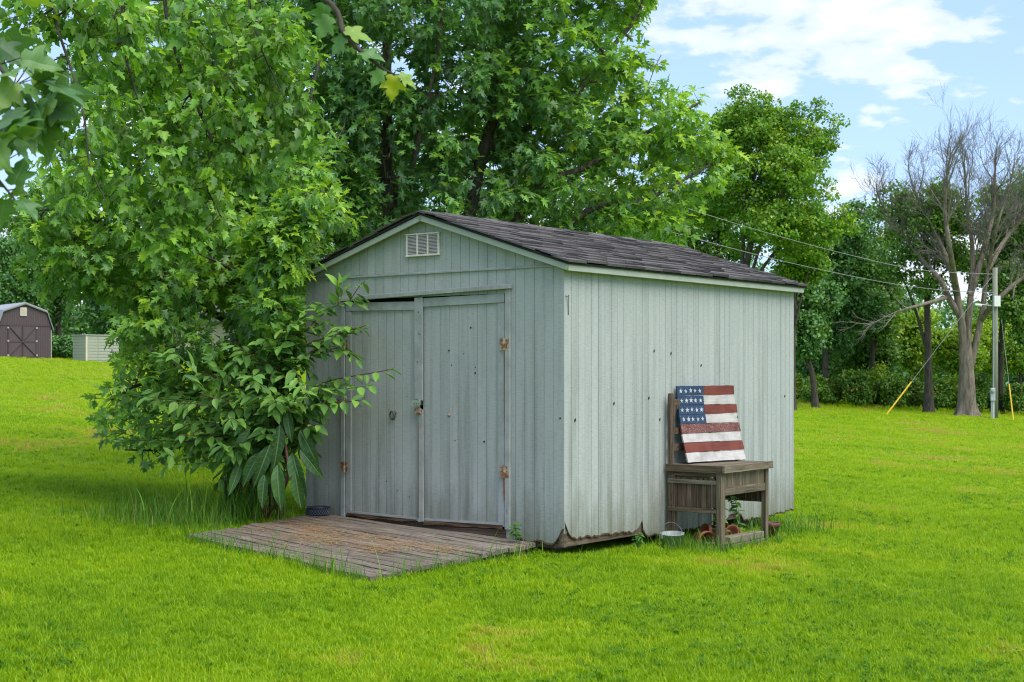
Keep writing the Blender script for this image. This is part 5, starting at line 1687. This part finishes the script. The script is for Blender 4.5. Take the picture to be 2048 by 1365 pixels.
# ------------------------------------------------------------------ brown gambrel barn shed far across the lawn
def barn():
    D = 86.0; X = W2(50, D); z = gzf(X, D)
    b = thing('gambrel_barn', 'brown gambrel roofed barn shed with crossbraced double doors across the lawn', 'barn shed', (X, D, z - .12), R(37))
    hw, ez, kx, kz, az = 1.56, 1.92, 1.27, 2.86, 3.32
    prof = [(-hw, 0.1), (hw, 0.1), (hw, ez), (kx, kz), (0, az), (-kx, kz), (-hw, ez)]
    front_ = MB().prism(prof, 0, .05).obj('front_wall', M_BARN, b)
    MB().prism(prof, 4.2, 4.25).obj('back_wall', M_BARN, b)
    for s in (-1, 1):
        box('side_wall', M_BARN, b, *sorted((s * hw, s * (hw - .05))), .051, 4.19, .1, ez)
    nb = 30
    for k in range(nb + 1):
        x = -hw + .02 + (2 * hw - .04) * k / nb
        zt = ez + (hw - abs(x)) / (hw - kx) * (kz - ez) if abs(x) > kx else kz + (kx - abs(x)) / kx * (az - kz)
        box('batten', M_BARNT, front_, x - .008, x + .008, -.012, .0, .12, max(.3, zt - .03))
    box('cross_band', M_BARNT, front_, -hw, hw, -.03, -.013, ez + .12, ez + .20)
    rf = []
    pts = [(-hw - .14, ez - .16), (-kx - .03, kz + .05), (0, az + .06), (kx + .03, kz + .05), (hw + .14, ez - .16)]
    for i in range(4):
        (x0, z0_), (x1, z1_) = pts[i], pts[i + 1]
        o = MB().prism([(x0, z0_), (x1, z1_), (x1, z1_ + .06), (x0, z0_ + .06)], -.12, 4.4).obj('roof_slope', M_BARNROOF, b)
        MB().prism([(x0, z0_ - .07), (x1, z1_ - .07), (x1, z1_ - .002), (x0, z0_ - .002)], -.13, -.09).obj('rake_trim', simple('barn_rake', (.20, .20, .19)) if i == 0 else bpy.data.materials['barn_rake'], o)
    v = box('vent', M_CREAM, b, -.29, .09, -.05, -.014, 2.62, 3.12)
    for k in range(8):
        box('louvre', M_VENTDARK, v, -.24, .04, -.06, -.051, 2.68 + k * .05, 2.70 + k * .05)
    for s, x0, x1 in ((-1, -1.0, -.17), (1, -.15, .68)):
        d = box('door', M_BARN, b, x0, x1, -.045, -.02, .16, 2.10)
        for xa in (x0, x1 - .07):
            box('stile', M_BARNT, d, xa, xa + .07, -.062, -.046, .16, 2.10)
        for za in (.16, 1.06, 2.02):
            box('rail', M_BARNT, d, x0 + .071, x1 - .071, -.062, -.046, za, za + .08)
        xo, xi = (x0, x1) if s < 0 else (x1, x0)
        MB().bar((xo, -.056, 2.05), (xi, -.056, 1.12), .02, .08, (0, -1, 0)).obj('brace', M_IRON if s < 0 else M_BARNT, d)
        MB().bar((xi, -.056, 1.05), (xo, -.056, .2), .02, .08, (0, -1, 0)).obj('brace', M_BARNT if s < 0 else M_IRON, d)
        for za in (.30, 1.14, 1.92):
            box('hinge', M_RESIN, d, xo - .05, xo + .05, -.075, -.063, za - .05, za + .05)
    box('latch', M_STEEL, b, -.22, -.10, -.09, -.064, 1.08, 1.16)
    box('corner_board', M_RESIN, b, hw - .02, hw + .03, -.02, -.001, .1, ez - .1)
    box('base', M_BLOCK, b, -hw + .05, hw - .05, .02, 4.2, -.2, .1)
barn()

def resin_shed():
    D = 84.0; X = W2(172, D); z = gzf(X, D)
    s = thing('storage_shed', 'low sage coloured plastic storage shed beside the brown barn shed', 'storage shed', (X, D, z - .1), R(42))
    w, d, h = 2.05, 1.7, 1.62
    wall = box('front_wall', M_RESIN, s, 0, w, 0, .05, 0, h)
    side = box('side_wall', M_RESIN, s, 0, .05, .051, d, 0, h)
    box('side_wall', M_RESIN, s, w - .05, w, .051, d, 0, h)
    box('back_wall', M_RESIN, s, .051, w - .051, d - .05, d, 0, h)
    n = 9
    for k in range(n):
        z0_ = .02 + k * (h - .04) / n
        box('panel', M_RESIN, wall, .09, w * .34, -.03, -.001, z0_, z0_ + (h - .04) / n - .035)
        box('panel', M_RESIN, wall, w * .36, w * .80, -.03, -.001, z0_, z0_ + (h - .04) / n - .035)
        box('panel', M_RESIN, wall, w * .82, w - .03, -.03, -.001, z0_, z0_ + (h - .04) / n - .035)
        box('panel', M_RESIN, side, -.03, -.001, .06, d - .05, z0_, z0_ + (h - .04) / n - .035)
    box('corner_post', M_CREAM, s, -.035, .08, -.036, -.0305, 0, h)
    box('handle', M_IRON, s, w * .77, w * .785, -.06, -.031, .65, .85)
    MB().prism([(-.08, h), (w + .08, h), (w + .08, h + .06), (-.08, h + .06)], -.08, d + .08).obj('lid', simple('resin_lid', (.33, .35, .29)), s)
resin_shed()

def cream_house():
    D = 99.0; X = W2(445, D); z = gzf(X, D)
    h = thing('cream_house', 'cream sided house glimpsed through the maple leaves', 'house', (X, D, z - .2), R(10))
    wl = box('wall', M_CREAM, h, -3.2, 3.2, 0, 6, 0, 3.0)
    for k in range(14):
        box('clapboard', M_CREAM, wl, -3.2, 3.2, -.03, -.002, .1 + k * .2, .285 + k * .2)
    MB().prism([(-.4, 2.95), (3.0, 4.4), (6.4, 2.95), (6.4, 3.05), (3.0, 4.55), (-.4, 3.05)], -3.5, 3.5, 'x').obj('roof', M_CROOF, h)
    for x in (-1.8, .4):
        wn = box('window', M_WHITE, h, x, x + 1.0, -.07, -.031, 1.1, 2.4)
        box('pane', M_BLUEBLACK, wn, x + .08, x + .92, -.078, -.071, 1.18, 2.32)
cream_house()

# ------------------------------------------------------------------ far trees
def card_leaves(C, g, per, cr, size, flat=.6, tb=.5, tvar=.14):
    """leaf faces in clumps about centres C (n,3); CR clump radius"""
    n = len(C)
    d = unit(g.normal(size=(n, per, 3)))
    rr = g.random((n, per, 1)) ** .45
    off = d * rr * (cr * g.uniform(.65, 1.3, (n, 1, 1))) * np.array([1, 1, flat])
    P = C[:, None, :] + off
    N = unit(d * .7 + np.array([0, 0, .75]) + g.normal(0, .45, d.shape))
    A = unit(g.normal(size=d.shape) + np.array([0, 0, -.4]))
    S = size * g.uniform(.6, 1.25, (n, per))
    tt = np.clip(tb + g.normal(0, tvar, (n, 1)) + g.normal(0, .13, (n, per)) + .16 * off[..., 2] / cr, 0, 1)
    return [q.reshape(-1, *q.shape[2:]) for q in (P, A, N, S, tt)]

def far_tree(label, px, D, crown, lobes, mat, seed, nclump=330, per=48, cr=.62, leaf=.15, trunk=.18, bark_=None, name='broadleaf_tree', group=None, cat='tree', top_trunk=.8, tb=.5, shell=.45, bare=None):
    """crown: (centre px, centre py, radius px x, radius px y); lobes: number of uneven bulges"""
    g = np.random.default_rng(seed)
    cpx, cpy, rx, ry = crown
    k = D / 2912
    c = np.array([W2(cpx, D), D, ZP(cpy, D)])
    rx *= k; ry *= k
    bx_ = W2(px, D); z0 = gzf(bx_, D)
    t_ = thing(name, label, cat, (0, 0, 0), group=group)
    L = [(c[0], c[1], c[2], rx * .62, rx * .55, ry * .62)]
    for i in range(lobes):
        d = unit(g.normal(size=3) * np.array([1, .8, 1]))
        L.append((*(c + d * np.array([rx, rx * .8, ry]) * g.uniform(.58, .90)), rx * g.uniform(.22, .42), rx * g.uniform(.22, .40), ry * g.uniform(.18, .34)))
    sk = Skel(seed)
    topz = c[2] + ry * (top_trunk - .5)
    pts = [(bx_, D, z0 - .15), (bx_ * .75 + c[0] * .25, D, z0 + (c[2] - z0) * .4), (c[0] * .8 + bx_ * .2, D, c[2] - ry * .35), (c[0], D, topz)]
    sk.limb(pts, trunk, trunk * .25)
    for i in range(5):
        h = g.uniform(.35, .9)
        a = np.array(crm(pts, 6)[int(h * 15)])
        e = np.array(L[1 + i % max(1, lobes)][:3])
        sk.limb([a, (a + e) / 2 + np.array([0, 0, .15 * ry]), e], trunk * .42, trunk * .12, 4)
    for i, (cc, rad) in enumerate(sk.limbs):
        rad = rad.copy()
        if i == 0: rad[:3] *= np.array([1.5, 1.18, 1.05])
        MB().tube(cc, list(rad), 9, False).obj('trunk' if i == 0 else 'limb', bark_ or M_BARKD, t_, True)
    C = ell(L, nclump, g, shell)
    C[:, 2] = np.maximum(C[:, 2], gz(C[:, 0], C[:, 1]) + .35)
    sk.attach(near_first(C, (c[0], D, c[2] - ry)), trunk * .2, .014, .06, 4)
    sticks_obj('branches', sk.sticks, bark_ or M_BARKD, t_, 3)
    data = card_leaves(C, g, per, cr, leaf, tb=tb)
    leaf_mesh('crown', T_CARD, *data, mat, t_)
    return t_

# right-hand side, beyond the shed
far_tree('tall bright green walnut tree rising beyond the shed roof', 1460, 52, (1525, 365, 172, 178), 26, M_WALNUT, 201, 900, 62, .42, .13, .20, bark_=M_BARKD, name='walnut_tree', shell=.4, tb=.5)
far_tree('dark green tree standing just right of the walnut', 1650, 66, (1655, 555, 120, 165), 12, M_DARKTREE, 202, 640, 52, .60, .17, .18)
far_tree('dense dark tree close behind the shed end wall', 1632, 60, (1600, 640, 70, 130), 7, M_DARKTREE, 203, 330, 52, .52, .16, .16)
far_tree('dark leafy tree between the maple and the walnut', 1425, 60, (1420, 480, 75, 130), 8, M_MIDTREE, 209, 320, 50, .5, .15, .16)
far_tree('bright leafy tree filling the gap below the walnut crown', 1585, 56, (1590, 500, 75, 90), 8, M_WALNUT, 207, 300, 52, .45, .14, .14)
far_tree('thin trunked tree with a sparse open crown before the hedge', 1858, 62, (1850, 465, 120, 120), 12, M_MIDTREE, 204, 400, 38, .50, .16, .21, shell=.2, tb=.6)
far_tree('broad mid green tree between the dark tree and the thin trunked tree', 1745, 68, (1745, 545, 80, 130), 9, M_MIDTREE, 208, 380, 46, .6, .17, .16)
far_tree('slender leafy tree behind the utility pole', 1998, 66, (2015, 490, 85, 145), 10, M_MIDTREE, 205, 400, 38, .55, .17, .20, shell=.2)
far_tree('leafy tree at the wood edge to the right of the pole', 2085, 64, (2070, 540, 95, 190), 9, M_MIDTREE, 206, 420, 44, .60, .17, .18)
for k, (px, py, rx, ry, D, m) in enumerate([(1730, 690, 80, 75, 70, M_MIDTREE), (1830, 690, 70, 80, 73, M_YELTREE), (1905, 700, 60, 70, 70, M_YELTREE), (1965, 690, 60, 80, 74, M_YELTREE), (2040, 700, 70, 80, 71, M_YELTREE), (1780, 640, 60, 60, 78, M_DARKTREE), (1660, 710, 70, 60, 72, M_DARKTREE)]):
    far_tree(['small understorey tree with dark crown above the hedge near the shed', 'yellow green sapling tree left of the thin trunked tree', 'yellow green sapling tree just left of the bare tree trunk', 'yellow green sapling tree between bare tree and pole',
              'yellow green sapling tree behind the yellow guard of the steep wire', 'dark small tree deep behind the yellow saplings', 'bushy dark small tree low beside the shed wall'][k],
             px, D, (px, py, rx, ry), 6, m, 230 + k, 210, 46, .55, .17, .09, name='understorey_tree', group='small trees under the wood edge')
# wood edge hedge, shrub by shrub
hg = np.random.default_rng(44)
for k in range(13):
    px = 1590 + k * 40 + hg.uniform(-8, 8)
    D = 66.5 - (k % 2) * 1.2
    base = 742 - (gzf(W2(px, D), D) - CAMZ) / D * 2912
    h_ = hg.uniform(34, 48)
    far_tree('rambling dark hedge shrub along the lawn edge below the wood' if k % 4 else 'yellow green shrub among the darker hedge along the lawn edge', px, D, (px, base - h_ * .75, hg.uniform(24, 31), h_), 7, M_HEDGE if k % 4 else M_YELTREE, 260 + k, 150, 40, .34, .13, .05, name='hedge_shrub', group='hedge shrubs along the lawn edge', cat='shrub')

# left side, beyond the barn
far_tree('tall dark tree behind the brown barn shed roof', 15, 101, (20, 560, 75, 150), 8, M_DARKTREE, 210, 360, 46, .85, .24, .25)
far_tree('dark open tree between the barn shed and the storage shed', 118, 104, (115, 520, 75, 190), 9, M_DARKTREE, 211, 380, 46, .85, .24, .24)
far_tree('dark broad tree behind the sage storage shed', 205, 100, (215, 610, 60, 110), 7, M_DARKTREE, 212, 330, 46, .80, .24, .24)
for k, (px, py, rx, ry) in enumerate([(300, 560, 80, 160), (520, 500, 100, 200), (640, 440, 110, 230), (800, 420, 120, 260), (980, 400, 120, 280), (1150, 420, 120, 260), (1300, 460, 110, 220)]):
    far_tree('wood edge tree far behind the maples and shed', px, 96, (px, py, rx, ry), 8, M_DARKTREE if k % 2 else M_MIDTREE, 215 + k, 300, 44, .9, .26, .24, group='wood edge trees hidden behind the maples')
for k in range(5):
    px = 108 + k * 38
    D = 90 if k < 2 else 93
    base = 742 - (gzf(W2(px, D), D) - CAMZ) / D * 2912
    far_tree('low dark shrub filling the gap between the far sheds', px, D, (px, base - 22, 22, 32), 6, M_DARKTREE, 280 + k, 130, 40, .5, .18, .05, name='hedge_shrub', group='shrubs between the far sheds', cat='shrub')

def far_wood():
    g = np.random.default_rng(321)
    n = 6200
    px = g.uniform(-250, 2350, n)
    D = 120 + g.uniform(-6, 10, n)
    x = W2(px, D); top = 5.0 + 4.0 * vnoise(x, D * 0, .06, 8) + 2.2 * vnoise(x, D * 0, .2, 18)
    z = gz(x, D) + top * g.random(n) ** .9
    low = g.random(n) < .4
    z = np.where(low, gz(x, D) + 3.2 * g.random(n), z)
    C = np.stack([x, D, z], -1)
    data = card_leaves(C, g, 24, 1.15, .42, tb=.45)
    o = leaf_mesh('distant_wood', T_CARD, *data, M_DARKTREE)
    tag(o, 'distant dark wood closing the view beyond the yard', 'wood', kind='stuff')
far_wood()

# ------------------------------------------------------------------ bare dead tree
def dead_tree():
    g = np.random.default_rng(808)
    D = 60.0
    bx_ = W2(1933, D); z0 = gzf(bx_, D)
    t_ = thing('bare_tree', 'large leafless dead tree with a flared trunk and fan of fine twigs', 'tree', (0, 0, 0))
    def q(px, py, dd=0.0): return np.array([W2(px, D + dd), D + dd, ZP(py, D + dd)])
    base = np.array([bx_, D, z0 - .1])
    tr = crm([base, q(1933, 770), q(1933, 690)], 6)
    rad = np.interp(np.linspace(0, 1, len(tr)), [0, .10, .25, .55, 1], [.56, .42, .36, .33, .20])
    m = MB(); nn = 24
    for i in range(len(tr)):
        fl = max(0.0, 1 - i / 4.0) ** 1.5
        for k in range(nn):
            a = 2 * math.pi * k / nn
            rr = rad[i] * (1 + fl * (.30 * math.cos(5 * a + .6) + .14 * math.cos(3 * a)) + .03 * math.cos(7 * a + i * .4))
            m.v.append((tr[i][0] + rr * math.cos(a), tr[i][1] + rr * math.sin(a), tr[i][2]))
        if i:
            for k in range(nn):
                m.f.append(((i - 1) * nn + k, (i - 1) * nn + (k + 1) % nn, i * nn + (k + 1) % nn, i * nn + k))
    m.obj('trunk', M_BARKG, t_, True)
    mains = [([q(1928, 745), q(1925, 660), q(1912, 580), q(1895, 520), q(1862, 450, 1), q(1828, 380, 1)], .20, .04),
             ([q(1932, 745), q(1937, 650), q(1942, 580), q(1945, 500), q(1935, 420), q(1930, 350)], .18, .04),
             ([q(1940, 740), q(1953, 680), q(1965, 620), q(1975, 540), q(1995, 450, -1), q(2020, 370, -1)], .16, .04),
             ([q(1925, 640), q(1900, 600), q(1880, 560), q(1840, 515, 1), q(1790, 450, 2), q(1765, 410, 2)], .15, .04),
             ([q(1940, 590), q(1962, 520), q(1985, 430, 1), q(1990, 350, 1)], .16, .05),
             ([q(1962, 640), q(1995, 600, -1), q(2040, 560, -1), q(2090, 530, -1)], .14, .05),
             ([q(1915, 590), q(1900, 500, -2), q(1890, 420, -2), q(1895, 340, -2)], .13, .05),
             ([q(1895, 595), q(1850, 608, -3), q(1800, 622, -4), q(1760, 640, -4)], .09, .02),
             ([q(1975, 540), q(2010, 480, 2), q(2060, 420, 2)], .13, .05)]
    for pts, a, b in mains:
        c = crm(pts, 6)
        MB().tube(c, list(np.linspace(a, b, len(c))), 9, False).obj('limb', M_BARKG, t_, True)
        mains_c.append((c, np.linspace(a, b, len(c))))
    big, fine = [], []
    def rec(p, d, L, r_, lev):
        n = 4
        pts = [p]; cur = p.copy(); dd = d.copy()
        for i in range(n):
            dd = unit(dd + g.normal(0, .13, 3) + np.array([0, 0, .10 if lev < 3 else .06]))
            cur = cur + dd * L / n
            pts.append(cur.copy())
        rr = np.linspace(r_, r_ * .5, n + 1)
        (big if lev < 2 else fine).append((np.array(pts), rr))
        if lev >= (4 if g.random() < .75 else 3): return
        for i in range(5):
            j = int(g.integers(1, n + 1))
            nd = unit(unit(pts[j] - pts[j - 1]) * 1.0 + g.normal(0, .46, 3))
            rec(pts[j].copy(), nd, L * g.uniform(.55, .78), max(rr[j] * .58, .0055), lev + 1)
    for mi, (c, rad) in enumerate(mains_c):
        nb_ = 8 if mi != 7 else 3
        for i in range(nb_):
            j = int(len(c) * (.45 + .55 * (i + .5) / nb_))
            j = min(j, len(c) - 2)
            d = unit(unit(c[j + 1] - c[j]) + g.normal(0, .38, 3) + (np.array([0, 0, .25]) if mi != 7 else np.array([0, 0, -.2])))
            rec(c[j].copy(), d, g.uniform(.9, 1.7) if mi != 7 else .8, max(rad[j] * .5, .022), 1 if mi != 7 else 2)
        rec(c[-1].copy(), unit(c[-1] - c[-2]), 1.0 if mi != 7 else 1.0, rad[-1], 1 if mi != 7 else 2)
    sticks_obj('branches', big, M_BARKG, t_, 5)
    sticks_obj('twigs', fine, M_TWIG, t_, 3)
mains_c = []
dead_tree()

# ------------------------------------------------------------------ utility pole, guys and wires
def pole():
    D = 58.0; x = W2(1990, D); z0 = gzf(x, D); zt = ZP(536, D)
    p = thing('utility_pole', 'pale wooden utility pole with white box, lamp arm and meter', 'utility pole', (x, D, z0))
    H = zt - z0
    MB().tube([(0, 0, -.1), (0, 0, H * .5), (0, 0, H)], [.125, .115, .10], 14).obj('post', M_POLE, p, True)
    zb = ZP(604, D) - z0
    box('transformer_box', M_WHITE, p, -.12, .13, -.28, -.125, zb - .2, zb + .22, .01)
    MB().tube([(-.1, -.1, zb - .16), (-.42, -.15, zb - .14), (-.78, -.2, zb - .10)], .022, 8).obj('lamp_arm', M_GREYBOX, p)
    MB().tube([(-.60, -.18, zb - .15), (-.86, -.21, zb - .12)], [.06, .045], 8).obj('lamp_head', M_WHITE, p)
    zm = ZP(790, D) - z0
    mb_ = box('meter_box', M_GREYBOX, p, -.24, -.06, -.24, -.10, zm - .24, zm + .27, .01)
    MB().lathe([(0, 0), (.07, 0), (.07, .05), (.05, .08), (0, .085)], n=16).obj('meter_dial', M_ZINC, mb_).matrix_basis = Matrix.Translation((-.16, -.241, zm + .14)) @ Matrix.Rotation(R(90), 4, 'X')
    MB().tube([(-.18, -.15, -.05), (-.18, -.15, zm - .245)], .035, 8).obj('conduit', M_GREYBOX, p)
    MB().tube([(-.10, -.15, -.05), (-.10, -.15, zm - .245)], .025, 8).obj('conduit', M_WHITE, p)
    MB().tube([(-.10, -.13, zm + .275), (-.09, -.12, H * .8)], .018, 6).obj('riser', M_GREYBOX, p)
    # guys
    top = Vector((x - .05, D, zt - .25))
    ga = Vector((W2(1770, 56), 56, 0)); ga.z = gzf(ga.x, ga.y) - .05
    gy = thing('guy_wire', 'guy wire slanting to the lawn with long yellow guard left of the bare tree', 'guy wire', ga)
    d = top - ga
    MB().tube([(0, 0, 0), d * .97], .008, 5).obj('cable', M_WIRE, gy)
    MB().tube([d * .002, d * .235], .030, 8).obj('guard', M_YELLOW, gy)
    gb_ = Vector((W2(2027, 57), 57, 0)); gb_.z = gzf(gb_.x, gb_.y) - .05
    gy2 = thing('guy_wire', 'steep guy wire with yellow guard standing right of the pole', 'guy wire', gb_)
    tp = Vector((W2(2003, 59), 59, ZP(640, 59)))
    d2 = tp - gb_
    MB().tube([(0, 0, 0), d2], .008, 5).obj('cable', M_WIRE, gy2)
    MB().tube([d2 * .002, d2 * .36], .028, 8).obj('guard', M_YELLOW, gy2)
    for lab, P in (('upper overhead wire running from the pole past the walnut tree', [(1988, 549, 57.8), (1840, 540, 54), (1690, 508, 50), (1520, 462, 46), (1350, 409, 42), (1180, 350, 38), (900, 240, 33)]),
                   ('lower overhead wire running from the pole just above the shed roof', [(1988, 586, 57.8), (1880, 580, 55), (1757, 563, 52), (1580, 526, 48), (1404, 481, 44), (1230, 430, 40), (950, 330, 34)])):
        c = crm([(W2(a, dd), dd, ZP(b, dd)) for a, b, dd in P], 8)
        m = MB().tube(c, .010, 5)
        o = m.obj('overhead_wire', M_WIRE)
        tag(o, lab, 'wire')
pole()
